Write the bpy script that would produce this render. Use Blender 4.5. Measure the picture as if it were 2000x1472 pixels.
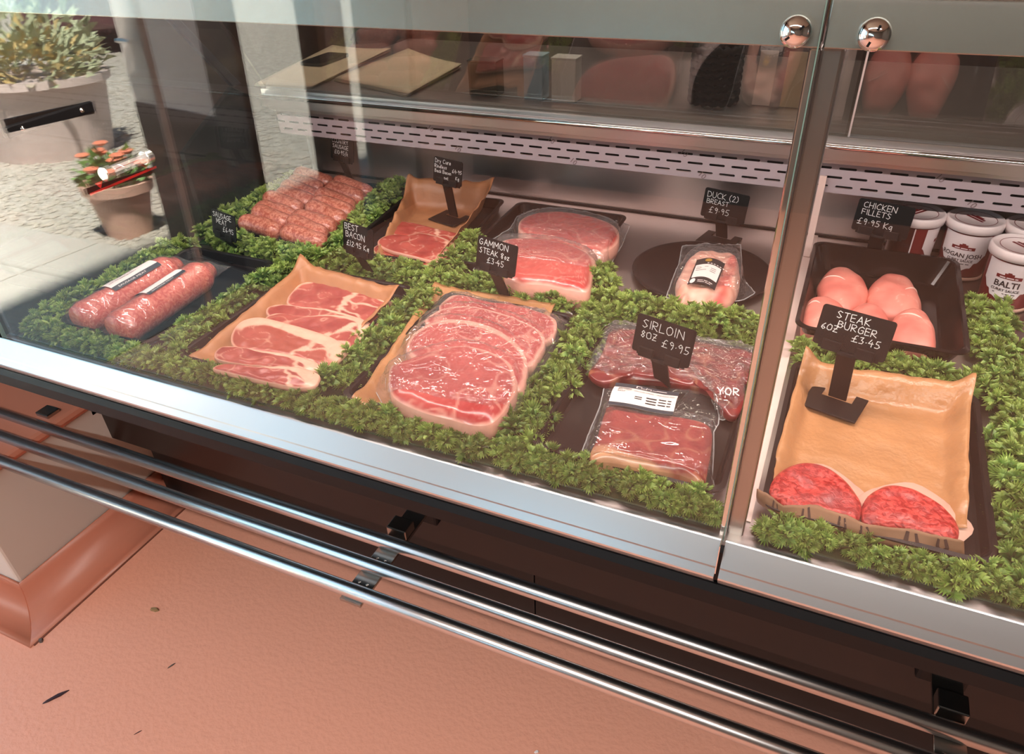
import bpy, bmesh, math, random
from mathutils import Vector, Matrix, noise
from math import sin, cos, pi, radians as R

random.seed(7)
S = bpy.context.scene
for o in list(bpy.data.objects):
    bpy.data.objects.remove(o)
COL = S.collection
D = 0.75                     # height of the display deck above the floor

# ---------------------------------------------------------------- camera
cam = bpy.data.cameras.new('camera')
cam.sensor_fit = 'HORIZONTAL'; cam.sensor_width = 36.0; cam.lens = 25.542
cam.clip_start = 0.02; cam.clip_end = 200
cam_o = bpy.data.objects.new('camera', cam); COL.objects.link(cam_o)
cam_o.matrix_world = Matrix(((0.913814, -0.205238, 0.35046, 0.0),
                             (0.404563, 0.535832, -0.741089, 0.0),
                             (-0.035688, 0.819, 0.572682, D + 0.65),
                             (0, 0, 0, 1)))
S.camera = cam_o

# ---------------------------------------------------------------- sky, sun, exposure
W = bpy.data.worlds.new('world'); S.world = W; W.use_nodes = True
wn = W.node_tree.nodes; wl = W.node_tree.links
bgn = wn['Background']
tc = wn.new('ShaderNodeTexCoord'); sx = wn.new('ShaderNodeSeparateXYZ')
rp = wn.new('ShaderNodeValToRGB')
wl.new(tc.outputs['Generated'], sx.inputs[0]); wl.new(sx.outputs['Z'], rp.inputs[0]); wl.new(rp.outputs[0], bgn.inputs[0])
rp.color_ramp.elements[0].position = 0.0; rp.color_ramp.elements[0].color = (0.56, 0.85, 1.0, 1)
rp.color_ramp.elements[1].position = 0.7; rp.color_ramp.elements[1].color = (0.42, 0.68, 1.0, 1)
bgn.inputs[1].default_value = 2.7
sun = bpy.data.lights.new('sun', 'SUN'); sun.energy = 66.0; sun.angle = R(3.0); sun.color = (1, 0.94, 0.86)
sun_o = bpy.data.objects.new('sun', sun); COL.objects.link(sun_o)
sun_o.rotation_euler = (R(-15), R(16), 0)      # high sun, coming over the building from the counter side
S.view_settings.view_transform = 'Standard'
S.view_settings.look = 'None'
S.view_settings.exposure = 0.0
S.view_settings.gamma = 1.0
S.view_settings.use_curve_mapping = False
S.cycles.max_bounces = 10
S.cycles.transparent_max_bounces = 24
S.cycles.caustics_reflective = False
S.cycles.sample_clamp_indirect = 6.0

def area(name, loc, size, rot, power, color):
    l = bpy.data.lights.new(name, 'AREA'); l.shape = 'RECTANGLE'; l.size, l.size_y = size
    l.energy = power; l.color = color
    o = bpy.data.objects.new(name, l); COL.objects.link(o); o.location = loc; o.rotation_euler = rot
    return o
# the lamp under the canopy of the case and the strip lamp on the shop ceiling (their fittings are built below)
area('case_lamp', (-0.04, 0.90, D + 0.5525), (2.44, 0.03), (0, 0, 0), 15.5, (1.0, 0.80, 0.75))
area('strip_lamp', (-0.1, -1.15, 2.60), (3.0, 0.10), (0, 0, 0), 84, (1.0, 0.95, 0.90))
area('rear_shelf_fill_lamp', (-0.6, 2.35, 2.60), (2.4, 0.10), (0, 0, 0), 30, (1.0, 0.92, 0.82))  # added lamp, brightens the papers on the rear shelf

# ---------------------------------------------------------------- helpers
def lin(c):
    return tuple((v / 12.92 if v <= 0.04045 else ((v + 0.055) / 1.055) ** 2.4) for v in c)
def hx(r, g, b): return lin((r / 255, g / 255, b / 255))
def mixc(a, b, t):
    t = min(1, max(0, t)); return tuple(a[i] + (b[i] - a[i]) * t for i in range(3))
def sst(a, b, x):
    t = min(1, max(0, (x - a) / (b - a))); return t * t * (3 - 2 * t)
def nz(x, y, z=0.0): return noise.noise(Vector((x, y, z)))

def tag(o, label=None, cat=None, group=None, kind=None):
    if label: o['label'] = label
    if cat: o['category'] = cat
    if group: o['group'] = group
    if kind: o['kind'] = kind
    return o
WLOC = {}
def thing(name, label, cat, loc=(0, 0, 0), group=None):
    o = bpy.data.objects.new(name, None); COL.objects.link(o)
    o.empty_display_size = 0.02
    o.location = loc; WLOC[o] = Vector(loc)
    return tag(o, label, cat, group)

class MB:
    """collects shapes in world coordinates and links them as one mesh object"""
    def __init__(s): s.v = []; s.f = []; s.c = []; s.m = []
    def add(s, vs, fs, col=None, mi=0):
        n = len(s.v); s.v += [tuple(v) for v in vs]
        s.f += [tuple(i + n for i in f) for f in fs]; s.m += [mi] * len(fs)
        if col is None: col = (1, 1, 1)
        s.c += list(col) if isinstance(col, list) else [col] * len(vs)
        return s
    def box(s, x0, x1, y0, y1, z0, z1, col=None, mi=0, M=None):
        vs = [Vector((x, y, z)) for x in (x0, x1) for y in (y0, y1) for z in (z0, z1)]
        if M is not None: vs = [M @ v for v in vs]
        return s.add(vs, [(0, 1, 3, 2), (4, 6, 7, 5), (0, 4, 5, 1), (2, 3, 7, 6), (0, 2, 6, 4), (1, 5, 7, 3)], col, mi)
    def prism(s, prof, x0, x1, axis='x', cap=True, mi=0, col=None):
        """extrude a closed outline of (a, b) along an axis"""
        n = len(prof)
        def P(x, p):
            return (x, p[0], p[1]) if axis == 'x' else ((p[0], x, p[1]) if axis == 'y' else (p[0], p[1], x))
        vs = [P(x0, p) for p in prof] + [P(x1, p) for p in prof]
        fs = [(i, (i + 1) % n, n + (i + 1) % n, n + i) for i in range(n)]
        if cap: fs += [tuple(range(n - 1, -1, -1)), tuple(range(n, 2 * n))]
        return s.add(vs, fs, col, mi)
    def tube(s, pts, r, n=12, cap=True, mi=0, col=None):
        pts = [Vector(p) for p in pts]; rr = r if isinstance(r, (list, tuple)) else [r] * len(pts)
        vs = []; up = Vector((0, 0, 1))
        for i, p in enumerate(pts):
            d = (pts[min(i + 1, len(pts) - 1)] - pts[max(i - 1, 0)]).normalized()
            a = d.cross(up) if abs(d.dot(up)) < 0.95 else d.cross(Vector((1, 0, 0)))
            a.normalize(); b = a.cross(d)
            vs += [p + (a * cos(2 * pi * k / n) + b * sin(2 * pi * k / n)) * rr[i] for k in range(n)]
        fs = []
        for i in range(len(pts) - 1):
            fs += [(i * n + k, i * n + (k + 1) % n, (i + 1) * n + (k + 1) % n, (i + 1) * n + k) for k in range(n)]
        if cap: fs += [tuple(range(n - 1, -1, -1)), tuple((len(pts) - 1) * n + k for k in range(n))]
        return s.add(vs, fs, col, mi)
    def lathe(s, prof, c, n=32, mi=0, col=None, M=None, cap=True):
        vs = []
        for r, z in prof:
            vs += [Vector((r * cos(2 * pi * k / n), r * sin(2 * pi * k / n), z)) for k in range(n)]
        if M is not None: vs = [M @ v for v in vs]
        vs = [v + Vector(c) for v in vs]
        fs = []
        for i in range(len(prof) - 1):
            fs += [(i * n + k, i * n + (k + 1) % n, (i + 1) * n + (k + 1) % n, (i + 1) * n + k) for k in range(n)]
        if cap and prof[0][0] > 1e-6: fs.append(tuple(range(n - 1, -1, -1)))
        if cap and prof[-1][0] > 1e-6: fs.append(tuple((len(prof) - 1) * n + k for k in range(n)))
        return s.add(vs, fs, col, mi)
    def grid(s, fn, nu, nv, colf=None, mi=0, wrap=False):
        vs = []; cs = []
        for i in range(nu + 1):
            for j in range(nv + 1):
                u, v = i / nu, j / nv
                vs.append(fn(u, v)); cs.append(colf(u, v) if colf else (1, 1, 1))
        fs = [(i * (nv + 1) + j, (i + 1) * (nv + 1) + j, (i + 1) * (nv + 1) + j + 1, i * (nv + 1) + j + 1) for i in range(nu) for j in range(nv)]
        return s.add(vs, fs, cs, mi)
    def build(s, name, mats, parent=None, smooth=False, bevel=0, solid=0, seg=2, auto=None):
        me = bpy.data.meshes.new(name)
        off = Vector((0, 0, 0)); p = parent
        while p is not None:
            off += WLOC.get(p, Vector((0, 0, 0))); p = p.parent
        me.from_pydata([tuple(Vector(v) - off) for v in s.v], [], s.f)
        if not isinstance(mats, (list, tuple)): mats = [mats]
        for m in mats: me.materials.append(m)
        if len(mats) > 1: me.polygons.foreach_set('material_index', s.m)
        if any(c != (1, 1, 1) for c in s.c):
            a = me.color_attributes.new('Col', 'FLOAT_COLOR', 'POINT')
            fl = []
            for c in s.c: fl += [c[0], c[1], c[2], 1.0]
            a.data.foreach_set('color', fl)
        if smooth: me.polygons.foreach_set('use_smooth', [True] * len(me.polygons))
        me.update()
        o = bpy.data.objects.new(name, me); COL.objects.link(o)
        if parent is not None: o.parent = parent
        if solid:
            m = o.modifiers.new('solid', 'SOLIDIFY'); m.thickness = solid; m.offset = 0
        if bevel:
            m = o.modifiers.new('bevel', 'BEVEL'); m.width = bevel; m.segments = seg; m.limit_method = 'ANGLE'; m.angle_limit = R(40)
            m.harden_normals = False
        return o
def fixnormals(o):
    bm = bmesh.new(); bm.from_mesh(o.data); bmesh.ops.recalc_face_normals(bm, faces=bm.faces); bm.to_mesh(o.data); bm.free(); return o

# ---------------------------------------------------------------- materials
def newmat(name):
    m = bpy.data.materials.new(name); m.use_nodes = True
    return m, m.node_tree.nodes, m.node_tree.links, m.node_tree.nodes['Principled BSDF']
def P(name, col, rough=0.5, metal=0.0, spec=0.5, coat=0.0, bump=0.0, bscale=50.0, bstretch=(1, 1, 1), colvar=0.0, emit=None, vcol=False, detail=4.0, bdist=0.002, trans=0.0, rvar=0.0, randvar=0.0, coatr=0.1):
    m, n, l, b = newmat(name)
    b.inputs['Base Color'].default_value = (*col, 1)
    b.inputs['Roughness'].default_value = rough; b.inputs['Metallic'].default_value = metal
    b.inputs['Specular IOR Level'].default_value = spec
    b.inputs['Coat Weight'].default_value = coat; b.inputs['Coat Roughness'].default_value = coatr
    csock = None
    if vcol:
        a = n.new('ShaderNodeVertexColor'); a.layer_name = 'Col'; csock = a.outputs['Color']
    if bump or colvar or rvar:
        t = n.new('ShaderNodeTexCoord'); mp = n.new('ShaderNodeMapping'); mp.inputs['Scale'].default_value = bstretch
        ns = n.new('ShaderNodeTexNoise'); ns.inputs['Scale'].default_value = bscale; ns.inputs['Detail'].default_value = detail
        l.new(t.outputs['Object'], mp.inputs[0]); l.new(mp.outputs[0], ns.inputs['Vector'])
        if bump:
            bp = n.new('ShaderNodeBump'); bp.inputs['Strength'].default_value = bump; bp.inputs['Distance'].default_value = bdist
            l.new(ns.outputs[0], bp.inputs['Height']); l.new(bp.outputs[0], b.inputs['Normal'])
        if colvar:
            mx = n.new('ShaderNodeMix'); mx.data_type = 'RGBA'; mx.blend_type = 'MULTIPLY'; mx.inputs[0].default_value = colvar
            mx.inputs[6].default_value = (*col, 1)
            if csock: l.new(csock, mx.inputs[6])
            r = n.new('ShaderNodeValToRGB'); r.color_ramp.elements[0].position = 0.3; r.color_ramp.elements[1].position = 0.7
            l.new(ns.outputs[0], r.inputs[0]); l.new(r.outputs[0], mx.inputs[7]); csock = mx.outputs[2]
        if rvar:
            mr = n.new('ShaderNodeMapRange'); mr.inputs[3].default_value = max(0.02, rough - rvar); mr.inputs[4].default_value = rough + rvar
            mr.inputs[1].default_value = 0.3; mr.inputs[2].default_value = 0.7
            l.new(ns.outputs[0], mr.inputs[0]); l.new(mr.outputs[0], b.inputs['Roughness'])
    if randvar:
        oi = n.new('ShaderNodeObjectInfo'); hs = n.new('ShaderNodeHueSaturation')
        mr = n.new('ShaderNodeMapRange'); mr.inputs[3].default_value = 1 - randvar; mr.inputs[4].default_value = 1 + randvar
        l.new(oi.outputs['Random'], mr.inputs[0]); l.new(mr.outputs[0], hs.inputs['Value'])
        if csock: l.new(csock, hs.inputs['Color'])
        else: hs.inputs['Color'].default_value = (*col, 1)
        csock = hs.outputs[0]
    if csock: l.new(csock, b.inputs['Base Color'])
    if emit:
        b.inputs['Emission Color'].default_value = (*emit[:3], 1); b.inputs['Emission Strength'].default_value = emit[3]
    return m
def clear(name, tint, f0, rough, bump=0.0, bscale=30.0, haze=0.0, hazecol=(1, 1, 1), ridge=False, power=4.5, bdist=0.002):
    """thin clear sheet: see-through with a mirror part that grows at grazing angles"""
    m, n, l, b = newmat(name); n.remove(b); out = n['Material Output']
    tr = n.new('ShaderNodeBsdfTransparent'); tr.inputs[0].default_value = (*tint, 1)
    gl = n.new('ShaderNodeBsdfGlossy'); gl.inputs['Roughness'].default_value = rough; gl.inputs['Color'].default_value = (1, 1, 1, 1)
    lw = n.new('ShaderNodeLayerWeight'); lw.inputs[0].default_value = 0.5
    pw = n.new('ShaderNodeMath'); pw.operation = 'POWER'; pw.inputs[1].default_value = power
    ma = n.new('ShaderNodeMath'); ma.operation = 'MULTIPLY_ADD'; ma.inputs[1].default_value = 1 - f0; ma.inputs[2].default_value = f0
    l.new(lw.outputs['Facing'], pw.inputs[0]); l.new(pw.outputs[0], ma.inputs[0])
    mx = n.new('ShaderNodeMixShader'); l.new(ma.outputs[0], mx.inputs[0]); l.new(tr.outputs[0], mx.inputs[1]); l.new(gl.outputs[0], mx.inputs[2])
    last = mx.outputs[0]
    if haze:
        df = n.new('ShaderNodeBsdfDiffuse'); df.inputs[0].default_value = (*hazecol, 1)
        m2 = n.new('ShaderNodeMixShader'); m2.inputs[0].default_value = haze
        l.new(last, m2.inputs[1]); l.new(df.outputs[0], m2.inputs[2]); last = m2.outputs[0]
    if bump:
        t = n.new('ShaderNodeTexCoord'); ns = n.new('ShaderNodeTexNoise'); ns.inputs['Scale'].default_value = bscale; ns.inputs['Detail'].default_value = 3
        ns.inputs['Distortion'].default_value = 1.2
        l.new(t.outputs['Object'], ns.inputs['Vector'])
        src = ns.outputs[0]
        if ridge:
            a = n.new('ShaderNodeMath'); a.operation = 'SUBTRACT'; a.inputs[1].default_value = 0.5; l.new(src, a.inputs[0])
            c = n.new('ShaderNodeMath'); c.operation = 'ABSOLUTE'; l.new(a.outputs[0], c.inputs[0]); src = c.outputs[0]
        bp = n.new('ShaderNodeBump'); bp.inputs['Strength'].default_value = bump; bp.inputs['Distance'].default_value = bdist
        l.new(src, bp.inputs['Height']); l.new(bp.outputs[0], gl.inputs['Normal'])
    l.new(last, out.inputs[0])
    return m
def flecked(name, c1, c2, scale, rough, bump, lo=0.45, hi=0.6, stretch=(1, 1, 1), coat=0.3, distort=0.6, c3=None, s3=20):
    """minced meat: two colours in flecks"""
    m, n, l, b = newmat(name)
    t = n.new('ShaderNodeTexCoord'); mp = n.new('ShaderNodeMapping'); mp.inputs['Scale'].default_value = stretch
    ns = n.new('ShaderNodeTexNoise'); ns.inputs['Scale'].default_value = scale; ns.inputs['Detail'].default_value = 3; ns.inputs['Distortion'].default_value = distort
    l.new(t.outputs['Object'], mp.inputs[0]); l.new(mp.outputs[0], ns.inputs['Vector'])
    r = n.new('ShaderNodeValToRGB'); r.color_ramp.elements[0].position = lo; r.color_ramp.elements[1].position = hi
    r.color_ramp.elements[0].color = (*c1, 1); r.color_ramp.elements[1].color = (*c2, 1)
    l.new(ns.outputs[0], r.inputs[0]); src = r.outputs[0]
    if c3:
        n3 = n.new('ShaderNodeTexNoise'); n3.inputs['Scale'].default_value = s3; n3.inputs['Detail'].default_value = 2; l.new(t.outputs['Object'], n3.inputs['Vector'])
        r3 = n.new('ShaderNodeValToRGB'); r3.color_ramp.elements[0].position = 0.55; r3.color_ramp.elements[1].position = 0.72
        l.new(n3.outputs[0], r3.inputs[0])
        mx = n.new('ShaderNodeMix'); mx.data_type = 'RGBA'; l.new(r3.outputs[0], mx.inputs[0]); l.new(src, mx.inputs[6]); mx.inputs[7].default_value = (*c3, 1)
        src = mx.outputs[2]
    l.new(src, b.inputs['Base Color'])
    b.inputs['Roughness'].default_value = rough; b.inputs['Coat Weight'].default_value = coat; b.inputs['Coat Roughness'].default_value = 0.2
    bp = n.new('ShaderNodeBump'); bp.inputs['Strength'].default_value = bump; bp.inputs['Distance'].default_value = 0.002
    l.new(ns.outputs[0], bp.inputs['Height']); l.new(bp.outputs[0], b.inputs['Normal'])
    return m

M = {}
M['steel'] = P('brushed_steel', (0.62, 0.54, 0.52), 0.34, 1.0, bump=0.02, bscale=60, bstretch=(1, 30, 30), rvar=0.06)
M['railsteel'] = P('rail_steel', (0.40, 0.38, 0.35), 0.26, 1.0)
M['alu'] = P('brushed_aluminium', (0.72, 0.73, 0.74), 0.30, 1.0, rvar=0.0)
M['tube'] = P('polished_tube', (0.70, 0.70, 0.70), 0.27, 1.0)
M['chrome'] = P('chrome', (0.82, 0.82, 0.82), 0.06, 1.0)
M['white_metal'] = P('white_enamel', hx(186, 174, 180), 0.4, 0, colvar=0.06, bscale=9)
M['black'] = P('black_plastic', hx(14, 13, 14), 0.45, spec=0.25)
M['blackgloss'] = P('black_gloss_plastic', hx(11, 9, 10), 0.16, spec=0.4, bump=0.03, bscale=25)
M['trayblack'] = P('black_tray_plastic', hx(22, 18, 19), 0.36, spec=0.25, bump=0.04, bscale=120)
M['panel'] = P('dark_maroon_panel', hx(24, 12, 11), 0.30, colvar=0.3, bscale=14)
M['kick'] = P('dark_kick_plate', hx(26, 22, 22), 0.45, colvar=0.3, bscale=20)
M['glass'] = clear('clear_glass', (0.95, 0.97, 0.96), 0.040, 0.004, power=4.2)
M['rearglass'] = clear('grey_rear_glass', (0.80, 0.77, 0.74), 0.09, 0.01, power=4.0)
M['endglass'] = clear('end_glass', (0.94, 0.97, 0.955), 0.03, 0.004, power=4.2)
M['glassedge'] = P('green_glass_edge', hx(120, 150, 140), 0.15, spec=0.8)
M['film'] = clear('crinkled_film', (0.97, 0.96, 0.96), 0.07, 0.09, bump=1.0, bscale=24, haze=0.045, ridge=True, power=3.4, bdist=0.012)
M['filmsoft'] = clear('vacuum_film', (0.97, 0.96, 0.96), 0.06, 0.09, bump=1.0, bscale=19, haze=0.035, ridge=True, power=3.4, bdist=0.010)
M['seal'] = clear('film_seal', (0.95, 0.95, 0.95), 0.12, 0.12, haze=0.30)
M['kraft'] = P('waxed_brown_paper', hx(188, 134, 90), 0.30, spec=0.6, bump=0.6, bscale=20, colvar=0.18, detail=6, bdist=0.012)
M['kraft2'] = P('brown_paper', hx(184, 126, 86), 0.40, spec=0.5, bump=0.30, bscale=22, colvar=0.2, detail=6, bdist=0.010)
M['flap'] = P('printed_brown_paper', hx(150, 108, 78), 0.6, bump=0.1, bscale=40, colvar=0.15)
M['ink'] = P('dark_brown_ink', hx(58, 34, 26), 0.7)
M['greaseproof'] = P('pale_greaseproof', hx(232, 186, 166), 0.45)
M['meat'] = P('cut_meat', (1, 1, 1), 0.34, spec=0.5, coat=0.12, bump=0.25, bscale=130, vcol=True, colvar=0.10, coatr=0.25)
M['wetmeat'] = P('moist_meat', (1, 1, 1), 0.26, spec=0.55, coat=0.25, bump=0.2, bscale=90, vcol=True, colvar=0.10, coatr=0.15)
M['poultry'] = P('raw_poultry', (1, 1, 1), 0.44, spec=0.4, coat=0.06, bump=0.3, bscale=55, vcol=True, colvar=0.08)
M['burger'] = flecked('minced_beef', hx(156, 14, 16), hx(214, 76, 70), 170, 0.42, 1.0, 0.42, 0.60, coat=0.2, c3=hx(150, 62, 66), s3=16)
M['sausage'] = flecked('sausage_skin', hx(164, 84, 68), hx(206, 134, 112), 170, 0.30, 0.35, 0.42, 0.62, coat=0.4)
M['sausagemeat'] = flecked('sausage_meat', hx(205, 84, 74), hx(236, 140, 120), 75, 0.28, 0.5, 0.40, 0.66, stretch=(1, 1, 1), coat=0.5, distort=2.2)
M['sinew'] = P('white_sinew', hx(246, 200, 186), 0.35)
M['parsley'] = P('green_plastic_parsley', (1, 1, 1), 0.42, spec=0.5, vcol=True, randvar=0.30)
M['stalk'] = P('dark_green_plastic', hx(36, 62, 30), 0.6)
M['board'] = P('black_ticket_board', hx(17, 17, 18), 0.6, spec=0.15)
M['chalk'] = P('white_chalk_ink', hx(232, 232, 230), 0.7)
M['white'] = P('white_plastic', hx(240, 228, 226), 0.35)
M['tublabel'] = P('tub_white_label', hx(236, 226, 226), 0.40)
M['maroon'] = P('maroon_print', hx(112, 26, 30), 0.35)
M['print'] = P('black_print', hx(34, 30, 34), 0.5)
M['greyprint'] = P('grey_print', hx(120, 104, 104), 0.5)
M['sauce'] = P('dark_tub_wall', hx(58, 22, 22), 0.18, spec=0.5)
M['paperwhite'] = P('label_paper', hx(238, 226, 222), 0.5)
M['navy'] = P('navy_print', hx(48, 56, 66), 0.45)
M['gold'] = P('gold_print', hx(206, 160, 70), 0.35, 0.4)
M['red'] = P('red_print', hx(196, 44, 38), 0.5)
M['floor'] = P('salmon_resin_floor', hx(234, 164, 138), 0.42, spec=0.4, bump=0.35, bscale=85, bdist=0.004, detail=3)
M['cove'] = P('salmon_resin_cove', hx(196, 124, 100), 0.38, spec=0.4, bump=0.1, bscale=30)
M['whitewall'] = P('white_painted_plaster', hx(214, 206, 196), 0.55, bump=0.08, bscale=20)
M['greywall'] = P('warm_grey_paint', hx(102, 95, 86), 0.6, bump=0.05, bscale=20)
M['darkwall'] = P('dark_brown_paint', hx(62, 46, 42), 0.6)
M['pinkwall'] = P('pink_beige_paint', hx(206, 176, 160), 0.6)
M['leafpaint'] = P('pale_door_paint', hx(240, 222, 212), 0.5)
M['ceil'] = P('ceiling_paint', hx(196, 186, 172), 0.8)
M['deckstrip'] = P('pale_trim', hx(240, 214, 204), 0.35)
M['paper'] = P('cream_paper', hx(226, 206, 176), 0.6, bump=0.05, bscale=30)
M['phone'] = P('dark_phone_glass', hx(40, 44, 50), 0.1)
M['lamp'] = P('lamp_glow', (1, 1, 1), 0.5, emit=(1, 0.86, 0.8, 6.0))
M['striplamp'] = P('strip_glow', (1, 1, 1), 0.5, emit=(1, 0.92, 0.80, 14.0))
M['poststeel'] = P('satin_post_steel', (0.42, 0.39, 0.37), 0.28, 1.0)
M['dado'] = P('dado_reflection_tone', hx(112, 104, 98), 0.6)
M['strut'] = P('plum_metal', hx(58, 48, 56), 0.4, 0.0)

# flat printed text, turned to a mesh so that it can be bent around tubs and rolls
def textmesh(txt, size, align='CENTER', bold=0.0):
    if set(txt) <= set('0 '):                 # print too small to read: a dash for each word
        vs, fs, x = [], [], 0.0
        for wd in txt.split(' '):
            L = 0.5 * len(wd); n = len(vs)
            vs += [Vector((x, 0, 0)), Vector((x + L, 0, 0)), Vector((x + L, 0.42, 0)), Vector((x, 0.42, 0))]; fs.append((n, n + 1, n + 2, n + 3)); x += L + 0.4
        if align == 'CENTER': vs = [v - Vector(((x - 0.4) / 2, 0, 0)) for v in vs]
        return vs, fs
    cu = bpy.data.curves.new('txt', 'FONT'); cu.body = txt; cu.size = size; cu.align_x = align; cu.resolution_u = 2; cu.offset = bold
    o = bpy.data.objects.new('txt', cu); COL.objects.link(o)
    bpy.context.view_layer.update()
    me = bpy.data.meshes.new_from_object(o.evaluated_get(bpy.context.evaluated_depsgraph_get()))
    vs = [v.co.copy() for v in me.vertices]; fs = [tuple(p.vertices) for p in me.polygons]
    bpy.data.objects.remove(o); bpy.data.curves.remove(cu); bpy.data.meshes.remove(me)
    return vs, fs

# ================================================================ the room
def struct(o): return tag(o, kind='structure')
def sbox(name, x0, x1, y0, y1, z0, z1, mat, bevel=0):
    return struct(MB().box(x0, x1, y0, y1, z0, z1).build(name, mat, bevel=bevel))
sbox('floor', -2.35, 2.8, -3.0, 3.6, -0.1, 0.0, M['floor'])
sbox('ceiling', -2.35, 2.8, -3.0, 3.6, 2.75, 2.95, M['ceil'])
# left wall with a doorway and two glazed openings
wl_ = MB()
for y0, y1, z0, z1 in ((-3.0, -2.42, 0, 2.75), (-1.745, -1.60, 0, 2.75), (0.48, 3.6, 0, 2.75),
                       (-2.42, -1.745, 2.25, 2.75), (-1.60, -1.04, 2.25, 2.75), (-1.04, 0.48, 2.25, 2.75)):
    wl_.box(-2.35, -2.2, y0, y1, z0, z1, mi=1 if y0 == 0.48 else 0)
struct(wl_.build('wall_left', [M['pinkwall'], M['darkwall']]))
wf = MB()
for x0, x1, z0, z1 in ((-2.35, -2.15, 1.15, 2.75), (-0.5, 2.8, 1.15, 2.75), (-2.15, -0.5, 1.95, 2.75)): wf.box(x0, x1, -3.15, -3.0, z0, z1)
wf.box(-2.35, 2.8, -3.15, -3.0, 0, 1.15, mi=1)  # unseen lower wall, tone made up to control reflections in pane and sill
w3 = MB()
for x0, x1, z0, z1 in ((-2.15, -2.10, 1.15, 1.95), (-0.55, -0.5, 1.15, 1.95), (-2.15, -0.5, 1.15, 1.20), (-2.15, -0.5, 1.90, 1.95)): w3.box(x0, x1, -3.10, -3.04, z0, z1)
f3 = struct(w3.build('window_3', M['greywall']))
MB().box(-2.10, -0.55, -3.073, -3.067, 1.20, 1.90).build('pane', M['glass'], f3)
struct(wf.build('wall_front', [M['greywall'], M['dado']]))
wb = MB().box(-2.35, 2.8, 3.6, 3.75, 0, 2.75); struct(wb.build('wall_back', M['darkwall']))
wr = MB().box(2.8, 2.95, -3.15, 3.75, 0, 2.75); struct(wr.build('wall_right', M['greywall']))
# glazed openings: frame bars and panes, children of a window
for i, (y0, y1) in enumerate(((-1.60, -1.04), (-2.42, -1.745))):
    w = MB()
    w.box(-2.31, -2.24, y0, y0 + 0.045, 0, 2.25); w.box(-2.31, -2.24, y1 - (0.045 if i == 0 else 0.012), y1, 0, 2.25); w.box(-2.31, -2.24, y0, y1, 2.205, 2.25); w.box(-2.31, -2.24, y0, y1, 0, 0.08)
    f = struct(w.build('window_%d' % (i + 1), M['greywall'], bevel=0.004))
    ya = y0 + 0.045
    if i == 1:                                  # a clear strip beside a closed grey green leaf with a glazed band
        ya = -1.95
        MB().box(-2.295, -2.255, y0 + 0.045, ya, 0.08, 1.15).build('lower_panel', P('grey_green_panel', hx(176, 190, 186), 0.5), f, bevel=0.003)
        MB().box(-2.295, -2.255, y0 + 0.045, ya, 1.80, 2.205).build('upper_panel', P('grey_green_board', hx(176, 190, 186), 0.5), f, bevel=0.003)
        MB().box(-2.279, -2.273, y0 + 0.045, ya, 1.15, 1.80).build('band_pane', M['glass'], f)
    MB().box(-2.279, -2.273, ya, y1 - 0.045 * (i == 0) - 0.01, 0.08, 2.205).build('pane', M['glass'], f)
df = MB(); df.box(-2.36, -2.19, -1.06, -1.02, 0, 2.28); df.box(-2.36, -2.19, 0.47, 0.50, 0, 2.28); df.box(-2.36, -2.19, -1.06, 0.50, 2.24, 2.28)
struct(df.build('door_1', M['greywall'], bevel=0.004))
# the door leaf, swung out into the yard
ML = Matrix.Translation((-2.38, -1.075, 0)) @ Matrix.Rotation(R(192), 4, 'Z')
dl_ = struct(MB().box(0, 0.62, -0.02, 0.02, 0.02, 2.2, M=ML).build('door_2', M['leafpaint'], bevel=0.003))
MB().box(0.004, 0.616, -0.026, -0.021, 0.03, 0.72, M=ML).build('kick_panel', M['black'], dl_)
MB().tube([ML @ Vector((0.56, -0.03, 0.98)), ML @ Vector((0.56, -0.06, 0.98)), ML @ Vector((0.46, -0.06, 0.98))], 0.010, 8).build('door_handle', M['chrome'], dl_)
# added unseen leaf; its bar and strip block reflections over clamp and load line
gd = MB().box(-2.262, -2.250, -0.690, -0.660, 0.03, 2.235).box(-2.262, -2.250, 0.455, 0.468, 0.03, 2.235)
gd = struct(gd.build('door_3', M['leafpaint'], bevel=0.002))
MB().box(-2.259, -2.253, -0.660, 0.455, 0.03, 2.235).build('pane', M['glass'], gd)
pb = MB().box(-2.250, -2.238, -0.402, -0.098, D + 0.120, D + 0.158).build('reflection_block_bar', M['black'], gd, bevel=0.003)
MB().box(-2.2525, -2.2505, -0.567, -0.289, D - 0.120, D - 0.099).build('reflection_block_strip', P('dark_red_strip', hx(120, 16, 14), 0.6, spec=0.2), gd)
# low wall end beside the counter, with its rounded floor skirting
struct(MB().box(-2.2, -1.52, 0.526, 1.20, 0.0, 0.38).build('wall_end', M['whitewall'], bevel=0.006))
sbox('trim_1', -2.2, -1.505, 0.512, 1.215, 0.38, 0.405, M['cove'], 0.012)
cv = []
for k in range(9):
    a = k / 8 * pi / 2
    cv.append((0.075 * (1 - sin(a)), 0.100 * (1 - cos(a))))
n9 = len(cv)
bs = MB()
for seg_ in (((-2.2, 0.526, 0, -1), (-1.52, 0.526, 1, -1)), ((-1.52, 0.526, 1, -1), (-1.52, 1.2, 1, 0))):
    vs = [(x + dx * (o_ + 0.004), y + dy * (o_ + 0.004), z_ + 0.001) for (x, y, dx, dy) in seg_ for (o_, z_) in cv]
    bs.add(vs, [(k, n9 + k, n9 + k + 1, k + 1) for k in range(n9 - 1)])
struct(bs.build('baseboard_end', M['cove'], smooth=True, solid=0.006))
# seam of the floor where the skirting sheet was laid over
sbox('trim_2', -1.445, -1.437, 0.455, 0.93, 0.0, 0.002, P('seam_line', hx(120, 70, 54), 0.6))

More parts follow.
